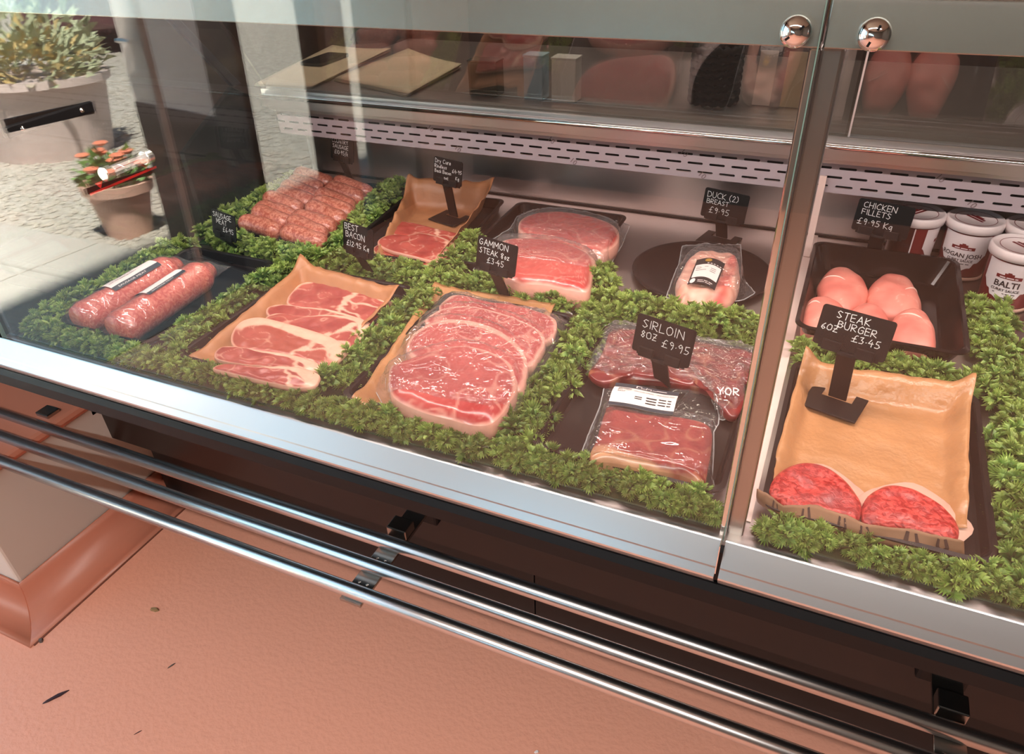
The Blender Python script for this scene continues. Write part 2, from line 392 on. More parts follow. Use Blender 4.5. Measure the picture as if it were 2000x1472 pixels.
# ================================================================ the display counter
CX0, CX1 = -1.287, 1.15
counter = thing('refrigerated_display_counter', 'long glass fronted stainless steel refrigerated display counter with three bumper rails', 'display counter', (0, 1.1, 0))
B = counter
MB().box(CX0 - 0.012, CX1, 0.62, 1.537, D - 0.03, D).build('deck', M['steel'], B, bevel=0.002)
MB().box(CX0 - 0.012, CX1, 1.538, 1.541, D - 0.03, D + 0.004).build('back_seam', M['black'], B)
MB().box(CX0 - 0.012, CX1, 1.542, 1.56, D - 0.03, D + 0.205).build('back_panel', M['steel'], B)
MB().box(-1.285, CX1, 1.405, 1.56, D + 0.196, D + 0.206).build('duct_cover', M['steel'], B, bevel=0.001)
# slotted air grille: face plate with three rows of slots, dark duct behind
vg = MB(); gy = 1.432; z0, z1 = D + 0.133, D + 0.196
pitch = 0.0425; slot = 0.030; x_a, x_b = -1.284, CX1
rows = ((D + 0.1455, 0.0), (D + 0.1625, 0.5), (D + 0.1795, 0.0)); hh = 0.0021
zs = [z0]
for zc, _ in rows: zs += [zc - hh, zc + hh]
zs.append(z1)
def q(xa, xb, za, zb): vg.add([(xa, gy, za), (xb, gy, za), (xb, gy, zb), (xa, gy, zb)], [(0, 1, 2, 3)])
for i in range(len(zs) - 1):
    if i % 2 == 0: q(x_a, x_b, zs[i], zs[i + 1])
    else:
        ph = rows[i // 2][1] * pitch; x = x_a + 0.012 - ph; cur = x_a
        while x < x_b:
            a, b_ = max(x, x_a), min(x + slot, x_b)
            if a > cur: q(cur, a, zs[i], zs[i + 1])
            # rounded slot ends
            h_ = zs[i + 1] - zs[i]
            if b_ - a > 0.01:
                for sx_, ex in ((1, a), (-1, b_)):
                    for zz0, zz1 in ((zs[i], zs[i] + h_ * 0.35), (zs[i + 1], zs[i + 1] - h_ * 0.35)):
                        vg.add([(ex, gy, zz0), (ex + sx_ * h_ * 0.35, gy, zz0), (ex, gy, zz1)], [(0, 1, 2)])
            cur = b_; x += pitch
        if cur < x_b: q(cur, x_b, zs[i], zs[i + 1])
vg.add([(x_a, gy, z0), (x_b, gy, z0), (x_b, gy + 0.03, z0), (x_a, gy + 0.03, z0)], [(0, 1, 2, 3)])
vg.build('slotted_air_grille', M['white_metal'], B)
def marks(lst, z):
    for x in lst:
        vs, fs = textmesh('10', 0.016)
        Mk = Matrix.Translation((x, gy - 0.0006, z)) @ Matrix.Rotation(R(38), 4, 'Y') @ Matrix.Rotation(pi / 2, 4, 'X')
        MB().add([Mk @ v for v in vs], fs).build('printed_mark', M['greyprint'], B)
marks((-0.855, -0.565, -0.285, 0.165), D + 0.176)
marks((-0.79, -0.515, -0.245, 0.225), D + 0.136)
MB().box(-1.28, CX1 - 0.01, 1.446, 1.452, D + 0.14, D + 0.196).build('duct_liner', M['black'], B)
# shelf above the grille and its trims
MB().prism([(1.392, D + 0.2065), (1.392, D + 0.226), (1.40, D + 0.231), (2.10, D + 0.231), (2.10, D + 0.2065)], -1.297, CX1).build('rear_shelf', M['steel'], B, bevel=0.001)
MB().tube([(-1.297, 1.389, D + 0.2305), (CX1, 1.389, D + 0.2305)], 0.0045, 10).build('shelf_edge_trim', M['chrome'], B, smooth=True)
MB().prism([(1.408, D + 0.2315), (1.408, D + 0.243), (1.413, D + 0.243), (1.413, D + 0.236), (1.428, D + 0.236), (1.428, D + 0.243), (1.433, D + 0.243), (1.433, D + 0.2315)], -1.295, CX1).build('door_track', M['alu'], B)
# leaning rear sliding doors
def rear(x0, x1, o_):
    a = Vector((0, 1.418 + o_, D + 0.2365)); b = Vector((0, 1.225 + o_, D + 0.574)); nrm = Vector((0, 0.338, 0.193)).normalized() * 0.005
    vs = [Vector((x, 0, 0)) + p + k for x in (x0, x1) for p in (a, b) for k in (Vector((0, 0, 0)), nrm)]
    return MB().add(vs, [(0, 1, 3, 2), (4, 6, 7, 5), (0, 4, 5, 1), (2, 3, 7, 6), (0, 2, 6, 4), (1, 5, 7, 3)])
rear(-1.283, 0.004, 0.0).build('rear_door', M['rearglass'], B)
rear(0.0, CX1, 0.012).build('rear_door', M['rearglass'], B)
rear(0.005, 0.008, -0.002).build('door_edge_brush', M['white'], B)
# canopy, top rail, lamp fitting
MB().box(-1.287, CX1, 0.664, 1.245, D + 0.566, D + 0.578).build('canopy_top', M['railsteel'], B, bevel=0.002)
LEAN = 0.0349
tr_prof = [(0.650, D + 0.5275), (0.6575, D + 0.562), (0.664, D + 0.570), (0.672, D + 0.570), (0.672, D + 0.5275)]
MB().prism(tr_prof, -1.30, -0.0315).build('top_rail', M['railsteel'], B, bevel=0.001)
MB().prism(tr_prof, -0.0295, CX1).build('top_rail', M['railsteel'], B, bevel=0.001)
MB().prism([(0.860, D + 0.566), (0.870, D + 0.554), (0.930, D + 0.554), (0.94, D + 0.566)], -1.27, 1.15).build('lamp_fitting', M['white_metal'], B)
# front panes, leaning back a little
def pane(x0, x1, za, zb, y0=0.6255, t=0.006):
    def yy(z): return y0 + LEAN * (z - D)
    return MB().prism([(yy(za), za), (yy(zb), zb), (yy(zb) + t, zb), (yy(za) + t, za)], x0, x1)
pane(-1.287, -0.0335, D - 0.006, D + 0.563).build('front_pane', M['glass'], B)
pane(-0.0295, CX1, D - 0.006, D + 0.563).build('front_pane', M['glass'], B)
pane(-0.0332, -0.0322, D - 0.006, D + 0.563, 0.6245, 0.007).build('pane_edge', M['glassedge'], B)
pane(-1.2885, -1.2873, D - 0.006, D + 0.563, 0.6250, 0.007).build('pane_edge', M['glassedge'], B)
# end pane with its clamp, thermometer and load line
MB().prism([(0.640, D + 0.002), (0.660, D + 0.525), (1.225, D + 0.565), (1.400, D + 0.24), (1.40, D + 0.205), (1.53, D + 0.2), (1.53, D + 0.002)], -1.2865, -1.2805).build('end_pane', M['endglass'], B)
MB().box(-1.292, -1.276, 0.640, 1.53, D, D + 0.0045).build('end_gasket', M['black'], B)
ck = [(1.130, D + 0.001), (1.128, D + 0.175), (1.3135, D + 0.268), (1.385, D + 0.225), (1.53, D + 0.20), (1.53, D + 0.001)]
MB().prism(ck, -1.302, -1.2885).build('end_cheek', M['black'], B, bevel=0.001)
MB().prism([(1.165, D + 0.455), (1.19, D + 0.455), (1.345, D + 0.268), (1.318, D + 0.268)], -1.302, -1.289).build('end_strut', M['strut'], B, bevel=0.002)
cl = MB().box(-1.280, -1.268, 0.768, 0.944, D + 0.312, D + 0.330).build('end_clamp', M['board'], B, bevel=0.002)
for yy in (0.797, 0.915):
    MB().lathe([(0.0, 0.004), (0.004, 0.003), (0.0055, 0.0)], (0, 0, 0), 14, M=Matrix.Translation((-1.268, yy, D + 0.321)) @ Matrix.Rotation(pi / 2, 4, 'Y')).build('clamp_screw', M['chrome'], cl, smooth=True)
th = MB().tube([(-1.270, 0.925, D + 0.203), (-1.270, 1.015, D + 0.203)], 0.0105, 18).build('thermometer', clear('tube_glass', (0.95, 0.93, 0.94), 0.08, 0.03, haze=0.12), B, smooth=True)
MB().box(-1.2745, -1.2735, 0.93, 1.01, D + 0.197, D + 0.209).build('scale_card', M['paperwhite'], th)
MB().box(-1.2732, -1.2725, 0.935, 1.005, D + 0.2025, D + 0.2035).build('scale_line', M['red'], th)
for y0, y1 in ((0.912, 0.930), (1.010, 1.028)):
    MB().tube([(-1.270, y0, D + 0.203), (-1.270, y1, D + 0.203)], 0.0145, 18).build('thermometer_cap', M['tube'], th, bevel=0.002)
ll = MB().box(-1.2802, -1.2792, 0.879, 1.042, D + 0.1725, D + 0.1768)
for yc in (0.905, 1.017):
    ll.add([(-1.2794, yc - 0.009, D + 0.190), (-1.2794, yc + 0.009, D + 0.190), (-1.2794, yc, D + 0.177)], [(0, 1, 2)])
ll.build('load_line', M['red'], B)
# divider post, its chrome edge, white divider strips
def lean_box(x0, x1, y0, y1, za, zb):
    return MB().prism([(y0 + LEAN * (za - D), za), (y0 + LEAN * (zb - D), zb), (y1 + LEAN * (zb - D), zb), (y1 + LEAN * (za - D), za)], x0, x1)
lean_box(-0.0315, -0.0130, 0.640, 0.664, D - 0.01, D + 0.5275).build('divider_post', M['poststeel'], B, bevel=0.003, seg=3)
lean_box(-0.0395, -0.0310, 0.6335, 0.642, D - 0.012, D + 0.5275).build('post_edge_bead', M['chrome'], B, bevel=0.002, seg=3)
MB().box(-0.027, -0.008, 0.665, 1.537, D, D + 0.002).build('deck_divider_strip', M['deckstrip'], B)
MB().box(-0.0265, -0.0145, 1.4225, 1.4265, D + 0.004, D + 0.166).build('upright_divider_strip', M['deckstrip'], B)
# domed slotted bolts
for bx, ang in ((-0.0505, 40), (0.0045, 68)):
    Mx = Matrix.Translation((bx, 0.6405, D + 0.5405)) @ Matrix.Rotation(pi / 2 - LEAN, 4, 'X')
    bo = MB().lathe([(0.0105, 0.0), (0.0118, 0.0012), (0.0112, 0.0045), (0.0088, 0.0078), (0.005, 0.0098), (0.0, 0.0104)], (0, 0, 0), 28, M=Mx).build('domed_bolt', M['chrome'], B, smooth=True)
    # the slot: a shallow raised-lip groove
    sm = MB(); c0 = Mx @ Matrix.Rotation(R(ang), 4, 'Z')
    sm.box(-0.0078, 0.0078, -0.0009, 0.0009, 0.0072, 0.0099, M=c0)
    sm.build('bolt_slot', M['black'], bo)
# lower front extrusion, with the groove along its face
prof = [(0.6240, D + 0.0040), (0.6226, D + 0.0040), (0.6214, D + 0.0030), (0.6130, D - 0.0095), (0.6040, D - 0.0230), (0.6050, D - 0.0242), (0.6043, D - 0.0262), (0.5985, D - 0.0350), (0.5988, D - 0.0385), (0.604, D - 0.048), (0.620, D - 0.068), (0.650, D - 0.068), (0.650, D - 0.031), (0.6240, D - 0.031)]
for x0, x1 in ((-1.75, -0.0345), (-0.0295, CX1)):
    o = MB().prism(prof, x0, x1).build('front_sill', M['alu'], B); fixnormals(o)
MB().box(-0.0345, -0.0295, 0.608, 0.648, D - 0.050, D - 0.002).build('sill_gap', M['black'], B)
MB().box(-0.0344, -0.0332, 0.6030, 0.640, D - 0.034, D + 0.012).build('sill_fin', M['chrome'], B)
bl = [(0.650, D - 0.0685), (0.618, D - 0.0685), (0.612, D - 0.078), (0.612, D - 0.100), (0.622, D - 0.112), (0.80, D - 0.125), (0.86, D - 0.125), (0.86, D - 0.0685)]
MB().prism(bl, -1.75, CX1).build('lower_lip', M['black'], B)
MB().box(-1.75, CX1, 0.861, 0.90, 0.27, D - 0.0685).build('front_panel', M['panel'], B)
MB().box(-1.75, CX1, 0.901, 1.55, 0.30, D - 0.031).build('chassis', M['black'], B)
for x0, x1 in ((-1.50, -0.4095), (-0.4065, CX1)):
    MB().box(x0, x1, 0.93, 0.95, 0.0, 0.30).build('kick_plate', M['kick'], B)
# bumper rails on brackets
for y in (0.727, 0.669, 0.611):
    MB().tube([(-1.85, y, D - 0.345), (CX1, y, D - 0.345)], 0.0130, 24).build('bumper_rail', M['tube'], B, smooth=True)
for bx in (-1.555, -0.606, 0.305):
    k = MB().box(bx - 0.021, bx + 0.021, 0.598, 0.86, D - 0.366, D - 0.3592).build('rail_bracket', M['railsteel'], B, bevel=0.001)
    MB().box(bx - 0.020, bx + 0.020, 0.752, 0.785, D - 0.359, D - 0.336).build('bracket_block', M['railsteel'], k, bevel=0.002)
    MB().box(bx - 0.035, bx + 0.035, 0.835, 0.8605, D - 0.40, D - 0.0685 - 0.057).build('bracket_upright', M['black'], k, bevel=0.006)
    for yy in (0.640, 0.698):
        for xx in (bx - 0.008, bx + 0.008):
            MB().lathe([(0.0025, 0), (0.0, 0.0012)], (xx, yy, D - 0.3592), 10).build('rivet', M['chrome'], k)

# outlines of the goods on the deck, in metres
BACON = [([(-0.8847, 0.9279), (-0.8877, 0.9602), (-0.8554, 0.9856), (-0.8039, 0.9839), (-0.7442, 0.9728), (-0.6924, 0.9602), (-0.6583, 0.9393), (-0.657, 0.9133), (-0.6654, 0.8762), (-0.7321, 0.8797), (-0.7981, 0.8786), (-0.8556, 0.8816), (-0.8749, 0.8994)], 0.02), ([(-0.8824, 0.855), (-0.8683, 0.8724), (-0.825, 0.8792), (-0.7769, 0.8879), (-0.7286, 0.8852), (-0.6837, 0.8762), (-0.6606, 0.8599), (-0.6646, 0.8422), (-0.706, 0.8429), (-0.7664, 0.837), (-0.8284, 0.8309), (-0.8656, 0.8345)], 0.024), ([(-0.8572, 0.8215), (-0.8452, 0.8405), (-0.7987, 0.8461), (-0.7551, 0.868), (-0.7073, 0.8743), (-0.6723, 0.8621), (-0.6567, 0.8173), (-0.6536, 0.7855), (-0.6821, 0.7873), (-0.7394, 0.8019), (-0.7957, 0.8078), (-0.8394, 0.8082)], 0.028), ([(-0.8619, 0.7403), (-0.878, 0.7719), (-0.8772, 0.7945), (-0.8556, 0.8094), (-0.8015, 0.8087), (-0.7465, 0.8048), (-0.6969, 0.797), (-0.6582, 0.7787), (-0.6524, 0.7638), (-0.652, 0.7378), (-0.658, 0.7216), (-0.6867, 0.7246), (-0.726, 0.7287), (-0.7691, 0.7206), (-0.8124, 0.7155), (-0.8393, 0.7204)], 0.034), ([(-0.8448, 0.6764), (-0.8468, 0.6961), (-0.825, 0.7043), (-0.7758, 0.7098), (-0.7288, 0.7166), (-0.6896, 0.7165), (-0.6653, 0.7097), (-0.6552, 0.6978), (-0.6796, 0.6841), (-0.7332, 0.677), (-0.7852, 0.6662), (-0.8271, 0.6641)], 0.034), ([(-0.8188, 0.6522), (-0.8122, 0.6673), (-0.7788, 0.6753), (-0.755, 0.6798), (-0.7219, 0.6947), (-0.687, 0.7034), (-0.6569, 0.699), (-0.6471, 0.6895), (-0.6439, 0.6691), (-0.669, 0.6574), (-0.7123, 0.6536), (-0.7558, 0.6523), (-0.7921, 0.6519)], 0.04)]
GAMMON = [([(-0.5846, 0.9523), (-0.5904, 0.9862), (-0.5827, 1.0076), (-0.5548, 1.0085), (-0.5119, 1.0029), (-0.4785, 1.0092), (-0.4386, 1.0062), (-0.3909, 0.9953), (-0.3724, 0.9692), (-0.3684, 0.9236), (-0.4109, 0.9077), (-0.4731, 0.9209), (-0.5362, 0.9301)], 0.03), ([(-0.5789, 0.8942), (-0.5819, 0.9267), (-0.572, 0.9477), (-0.5477, 0.9655), (-0.5109, 0.9703), (-0.464, 0.9647), (-0.4216, 0.9527), (-0.386, 0.934), (-0.3677, 0.9052), (-0.3628, 0.8635), (-0.3684, 0.8337), (-0.4367, 0.845), (-0.5159, 0.8647)], 0.038), ([(-0.557, 0.7976), (-0.574, 0.841), (-0.5697, 0.8795), (-0.5465, 0.9072), (-0.5049, 0.9172), (-0.4552, 0.9089), (-0.4121, 0.8865), (-0.3799, 0.855), (-0.3578, 0.8089), (-0.3534, 0.7641), (-0.4189, 0.7555), (-0.5033, 0.7667)], 0.045), ([(-0.5525, 0.7414), (-0.5503, 0.7558), (-0.5267, 0.7902), (-0.5036, 0.8181), (-0.4797, 0.8353), (-0.4489, 0.8387), (-0.4136, 0.8316), (-0.3828, 0.8148), (-0.3621, 0.7835), (-0.3513, 0.7544), (-0.3496, 0.7235), (-0.3488, 0.701), (-0.3551, 0.6747), (-0.3775, 0.6635), (-0.406, 0.664), (-0.4445, 0.6639), (-0.4888, 0.6716), (-0.5137, 0.6839), (-0.5345, 0.709)], 0.052)]
GPOUCH = [(-0.6494, 1.0349), (-0.6293, 1.0589), (-0.5913, 1.0428), (-0.518, 1.0158), (-0.4524, 1.004), (-0.4072, 1.0149), (-0.3955, 1.0368), (-0.3679, 1.0323), (-0.3552, 0.9974), (-0.346, 0.9071), (-0.3431, 0.803), (-0.3321, 0.7306), (-0.3617, 0.6909), (-0.4324, 0.6821), (-0.4835, 0.6834), (-0.5262, 0.6808), (-0.5884, 0.7353), (-0.6097, 0.833), (-0.6364, 0.9332), (-0.6484, 1.0155)]
JOINT = [([(-0.5834, 1.2968), (-0.5898, 1.3324), (-0.5713, 1.3659), (-0.5259, 1.3878), (-0.4729, 1.3877), (-0.4239, 1.3752), (-0.3928, 1.3567), (-0.3737, 1.3235), (-0.3647, 1.2714), (-0.385, 1.2266), (-0.4485, 1.2266), (-0.5198, 1.2404), (-0.5645, 1.2653)], 0.05), ([(-0.5774, 1.1733), (-0.5687, 1.2058), (-0.5285, 1.2215), (-0.4809, 1.2264), (-0.4294, 1.2177), (-0.3901, 1.1948), (-0.37, 1.1667), (-0.3605, 1.1164), (-0.3501, 1.0605), (-0.3847, 1.0539), (-0.4293, 1.0564), (-0.4767, 1.0487), (-0.5182, 1.0728), (-0.558, 1.1281)], 0.06)]
JPOUCH = [(-0.6094, 1.1326), (-0.6247, 1.2099), (-0.6358, 1.2709), (-0.6217, 1.3361), (-0.6335, 1.4055), (-0.6117, 1.4535), (-0.5588, 1.4744), (-0.4959, 1.4764), (-0.4402, 1.4622), (-0.3842, 1.4405), (-0.371, 1.3391), (-0.3658, 1.2489), (-0.3618, 1.1597), (-0.3689, 1.1181), (-0.439, 1.1184), (-0.5053, 1.111), (-0.579, 1.1152)]
DRY = [([(-0.8522, 1.2204), (-0.8712, 1.261), (-0.8544, 1.2796), (-0.8082, 1.2755), (-0.7567, 1.2667), (-0.7161, 1.2617), (-0.686, 1.2553), (-0.6708, 1.2274), (-0.6796, 1.2057), (-0.7195, 1.2119), (-0.775, 1.2174), (-0.8204, 1.2099)], 0.022), ([(-0.841, 1.1571), (-0.8407, 1.1821), (-0.8237, 1.1982), (-0.7982, 1.2003), (-0.7763, 1.2215), (-0.7304, 1.2199), (-0.6847, 1.1975), (-0.6686, 1.1639), (-0.6639, 1.1353), (-0.6823, 1.1125), (-0.7384, 1.1178), (-0.7899, 1.1248), (-0.8261, 1.1396)], 0.03)]
DUCK = [(-0.2223, 1.1753), (-0.2241, 1.211), (-0.2247, 1.2488), (-0.2217, 1.276), (-0.2138, 1.299), (-0.1994, 1.3098), (-0.1819, 1.3149), (-0.1643, 1.3189), (-0.1477, 1.3181), (-0.1332, 1.2967), (-0.1258, 1.2631), (-0.1196, 1.2366), (-0.1159, 1.1945), (-0.1169, 1.1713), (-0.1247, 1.1408), (-0.1529, 1.125), (-0.1848, 1.1187), (-0.2018, 1.1161)]
DUCKP = [(-0.2323, 1.1489), (-0.2388, 1.2264), (-0.2418, 1.2857), (-0.254, 1.3627), (-0.2479, 1.3746), (-0.2048, 1.3935), (-0.1465, 1.4128), (-0.1337, 1.3469), (-0.1216, 1.2688), (-0.1045, 1.2445), (-0.0886, 1.2189), (-0.1037, 1.1867), (-0.1474, 1.1502), (-0.1965, 1.1413)]
DUCKL = [(-0.1951, 1.1332), (-0.2001, 1.2337), (-0.1797, 1.2463), (-0.1496, 1.2349), (-0.1477, 1.1282), (-0.1601, 1.1329), (-0.182, 1.1267)]
BEEF = [(-0.2797, 0.8647), (-0.2782, 0.8972), (-0.2809, 0.9443), (-0.287, 0.9881), (-0.2676, 1.0113), (-0.2327, 1.019), (-0.1543, 1.012), (-0.1049, 1.0106), (-0.0571, 1.0093), (-0.0426, 0.9421), (-0.0596, 0.9227), (-0.0527, 0.88), (-0.0586, 0.839), (-0.079, 0.8463), (-0.104, 0.8846), (-0.1607, 0.8839), (-0.2162, 0.8713), (-0.2503, 0.8496)]
BEEFP = [(-0.2896, 0.8797), (-0.3019, 0.9076), (-0.3012, 0.9673), (-0.2997, 1.0209), (-0.2831, 1.0381), (-0.2393, 1.0461), (-0.1583, 1.0364), (-0.1078, 1.0349), (-0.0544, 1.0351), (-0.0385, 0.9578), (-0.0573, 0.9332), (-0.0504, 0.8902), (-0.0545, 0.8496), (-0.0778, 0.8367), (-0.1044, 0.894), (-0.1619, 0.8931), (-0.2181, 0.8802), (-0.2561, 0.8613)]
STEAK = [(-0.2125, 0.6738), (-0.218, 0.7153), (-0.2251, 0.7707), (-0.2215, 0.7875), (-0.1704, 0.7882), (-0.1293, 0.7967), (-0.0914, 0.7967), (-0.0804, 0.7831), (-0.0748, 0.7544), (-0.0718, 0.7197), (-0.0719, 0.6828), (-0.1031, 0.6855), (-0.1409, 0.6798), (-0.1804, 0.6768)]
STEAKP = [(-0.2322, 0.6858), (-0.2382, 0.7444), (-0.2433, 0.8076), (-0.2555, 0.8747), (-0.1942, 0.8807), (-0.128, 0.8975), (-0.0947, 0.9019), (-0.084, 0.8693), (-0.0778, 0.8255), (-0.0811, 0.8095), (-0.0722, 0.7639), (-0.0646, 0.7151), (-0.0571, 0.6967), (-0.0577, 0.6802), (-0.0743, 0.6869), (-0.1205, 0.6837), (-0.18, 0.6788), (-0.2191, 0.6761)]
STEAKL = [(-0.2212, 0.7714), (-0.2302, 0.8396), (-0.1401, 0.849), (-0.1336, 0.7805)]
BURG = [([(0.0043, 0.7064), (0.0082, 0.7318), (0.0186, 0.7529), (0.0338, 0.7683), (0.0519, 0.7732), (0.0706, 0.7688), (0.0877, 0.7543), (0.1, 0.7359), (0.1068, 0.7189), (0.1061, 0.6969), (0.0966, 0.6864), (0.0766, 0.685), (0.0598, 0.6836), (0.043, 0.6796), (0.0231, 0.6854), (0.0095, 0.694)], 0.028), ([(0.108, 0.7111), (0.1114, 0.7319), (0.121, 0.75), (0.1361, 0.7662), (0.1549, 0.7693), (0.175, 0.7629), (0.1912, 0.7513), (0.2035, 0.736), (0.2083, 0.7197), (0.2068, 0.7039), (0.1987, 0.6945), (0.1755, 0.6938), (0.1518, 0.6944), (0.1277, 0.6898), (0.1113, 0.691)], 0.028)]
CHICK = [([(0.0133, 1.2467), (0.0165, 1.2862), (0.0269, 1.3232), (0.0472, 1.3359), (0.069, 1.3215), (0.0859, 1.2856), (0.0922, 1.2508), (0.0863, 1.2132), (0.0708, 1.1847), (0.0516, 1.1833), (0.0257, 1.2027)], 0.045), ([(0.0934, 1.2513), (0.0983, 1.2901), (0.1149, 1.3314), (0.1376, 1.3429), (0.1552, 1.3233), (0.1648, 1.2894), (0.1738, 1.2453), (0.1688, 1.2096), (0.1457, 1.1901), (0.1179, 1.1909), (0.0982, 1.2176)], 0.045), ([(-0.0005, 1.1052), (0.0002, 1.1719), (0.0109, 1.1904), (0.0299, 1.2002), (0.0508, 1.179), (0.0647, 1.1454), (0.0622, 1.1076), (0.0435, 1.0803), (0.0164, 1.0752)], 0.05), ([(0.0633, 1.1412), (0.0743, 1.1782), (0.0925, 1.1973), (0.1118, 1.1808), (0.1239, 1.1529), (0.1224, 1.1062), (0.1012, 1.0786), (0.0742, 1.0882)], 0.052), ([(0.1287, 1.1287), (0.1372, 1.1792), (0.1555, 1.2052), (0.1736, 1.1981), (0.1864, 1.1656), (0.1908, 1.1268), (0.1865, 1.0821), (0.1613, 1.0726), (0.1358, 1.0819)], 0.052)]
P_BACON = [(-0.896, 0.677, 0.014), (-0.6752, 0.6901, 0.014), (-0.6751, 0.972, 0.03), (-0.9127, 1.0004, 0.03)]
P_DRY = [(-0.8151, 1.1065, 0.014), (-0.6793, 1.1066, 0.014), (-0.7086, 1.4539, 0.045), (-0.9137, 1.4134, 0.045)]
P_GAM = [(-0.5715, 0.6652, 0.018), (-0.3623, 0.6928, 0.018), (-0.4003, 1.0366, 0.02), (-0.637, 1.031, 0.02)]
P_BURG = [(0.0009, 0.7297, 0.014), (0.2175, 0.7253, 0.014), (0.232, 1.0005, 0.03), (0.0112, 0.9817, 0.03)]
FLAP = [(-0.0095, 0.6884, 0.034), (0.0227, 0.6738, 0.034), (0.061, 0.6847, 0.034), (0.1103, 0.6769, 0.034), (0.1622, 0.683, 0.034), (0.2099, 0.6878, 0.034)]
FLAPB = [(-0.0047, 0.6887, 0.01), (0.0272, 0.6699, 0.01), (0.067, 0.6686, 0.01), (0.116, 0.67, 0.01), (0.1683, 0.6751, 0.01), (0.2167, 0.6884, 0.01)]
ROLL = [[(-1.103, 0.6682, 0.028), (-1.1089, 0.8762, 0.028)], [(-1.021, 0.6678, 0.028), (-1.0391, 0.9015, 0.028)]]

# ================================================================ shapes for the goods
def catmull(pts, n):
    """closed smooth outline through 2-D points, n samples evenly by index"""
    m = len(pts); out = []
    for k in range(n):
        t = k / n * m; i = int(t); u = t - i
        p0, p1, p2, p3 = (pts[(i + j - 1) % m] for j in range(4))
        out.append(tuple(0.5 * ((2 * p1[c]) + (-p0[c] + p2[c]) * u + (2 * p0[c] - 5 * p1[c] + 4 * p2[c] - p3[c]) * u * u + (-p0[c] + 3 * p1[c] - 3 * p2[c] + p3[c]) * u ** 3) for c in (0, 1)))
    return out
class Outline:
    def __init__(s, pts, n=96, smooth=True):
        s.p = catmull(pts, n) if smooth else resample(pts, n)
        s.n = n
        xs = [p[0] for p in s.p]; ys = [p[1] for p in s.p]
        s.x0, s.x1, s.y0, s.y1 = min(xs), max(xs), min(ys), max(ys)
        s.cx = sum(xs) / n; s.cy = sum(ys) / n
        s.ang = sorted((math.atan2(p[1] - s.cy, p[0] - s.cx), math.hypot(p[0] - s.cx, p[1] - s.cy)) for p in s.p)
    def t(s, x, y):
        """0 at the middle, 1 on the outline"""
        a = math.atan2(y - s.cy, x - s.cx); r = math.hypot(x - s.cx, y - s.cy)
        lo, hi = 0, s.n - 1
        if a <= s.ang[0][0] or a >= s.ang[-1][0]: R0 = (s.ang[0][1] + s.ang[-1][1]) / 2
        else:
            while hi - lo > 1:
                md = (lo + hi) // 2
                if s.ang[md][0] <= a: lo = md
                else: hi = md
            w = (a - s.ang[lo][0]) / max(1e-9, s.ang[hi][0] - s.ang[lo][0]); R0 = s.ang[lo][1] * (1 - w) + s.ang[hi][1] * w
        return r / max(1e-6, R0)
def resample(pts, n):
    m = len(pts); seg = [math.dist(pts[i], pts[(i + 1) % m]) for i in range(m)]; tot = sum(seg); out = []
    i = 0; acc = 0
    for k in range(n):
        d = k / n * tot
        while acc + seg[i] < d and i < m - 1: acc += seg[i]; i += 1
        u = (d - acc) / seg[i]; a = pts[i]; b = pts[(i + 1) % m]
        out.append((a[0] + (b[0] - a[0]) * u, a[1] + (b[1] - a[1]) * u))
    return out

def slab(name, pts, ztop, zbot, colf, mat, parent=None, rings=26, n=96, edge=0.25, bump=0.0012, tilt=None, sag=None):
    """a cut of meat: smooth outline, slightly domed uneven top, rounded rim, coloured by colf(u, v, t, x, y)"""
    O = Outline(pts, n); vs = []; cs = []
    w, h_ = O.x1 - O.x0, O.y1 - O.y0
    def col(x, y, t): return colf((x - O.x0) / w, (y - O.y0) / h_, t, x, y, math.atan2((y - O.cy) / h_, (x - O.cx) / w))
    th = ztop - zbot
    vs.append((O.cx, O.cy, D + ztop)); cs.append(col(O.cx, O.cy, 0))
    tl = [1 - (1 - (k + 1) / rings) ** 1.25 for k in range(rings)]
    def extra(x, y): return (tilt[0] * (x - O.cx) + tilt[1] * (y - O.cy)) if tilt else 0
    for t in tl:
        for (px, py) in O.p:
            x = O.cx + (px - O.cx) * t; y = O.cy + (py - O.cy) * t
            z = ztop - th * edge * max(0, (t - 0.75) / 0.25) ** 2.2 + bump * nz(x * 60, y * 60, ztop * 50) * (1 - t ** 6) + extra(x, y)
            if sag: z += sag(x, y)
            vs.append((x, y, D + z)); cs.append(col(x, y, t))
    for f_, zz in ((1.012, 0.45), (0.985, 0.0)):
        for (px, py) in O.p:
            x = O.cx + (px - O.cx) * f_; y = O.cy + (py - O.cy) * f_
            vs.append((x, y, D + zbot + th * zz * (1 - edge) + extra(px, py) + (sag(px, py) if sag else 0))); cs.append(col(px, py, 1.0))
    fs = [(0, 1 + k, 1 + (k + 1) % n) for k in range(n)]
    for i in range(rings + 1):
        a = 1 + i * n
        fs += [(a + k, a + n + k, a + n + (k + 1) % n, a + (k + 1) % n) for k in range(n)]
    a = 1 + (rings + 1) * n
    fs.append(tuple(a + k for k in range(n - 1, -1, -1)))
    return MB().add(vs, fs, cs).build(name, mat, parent, smooth=True)

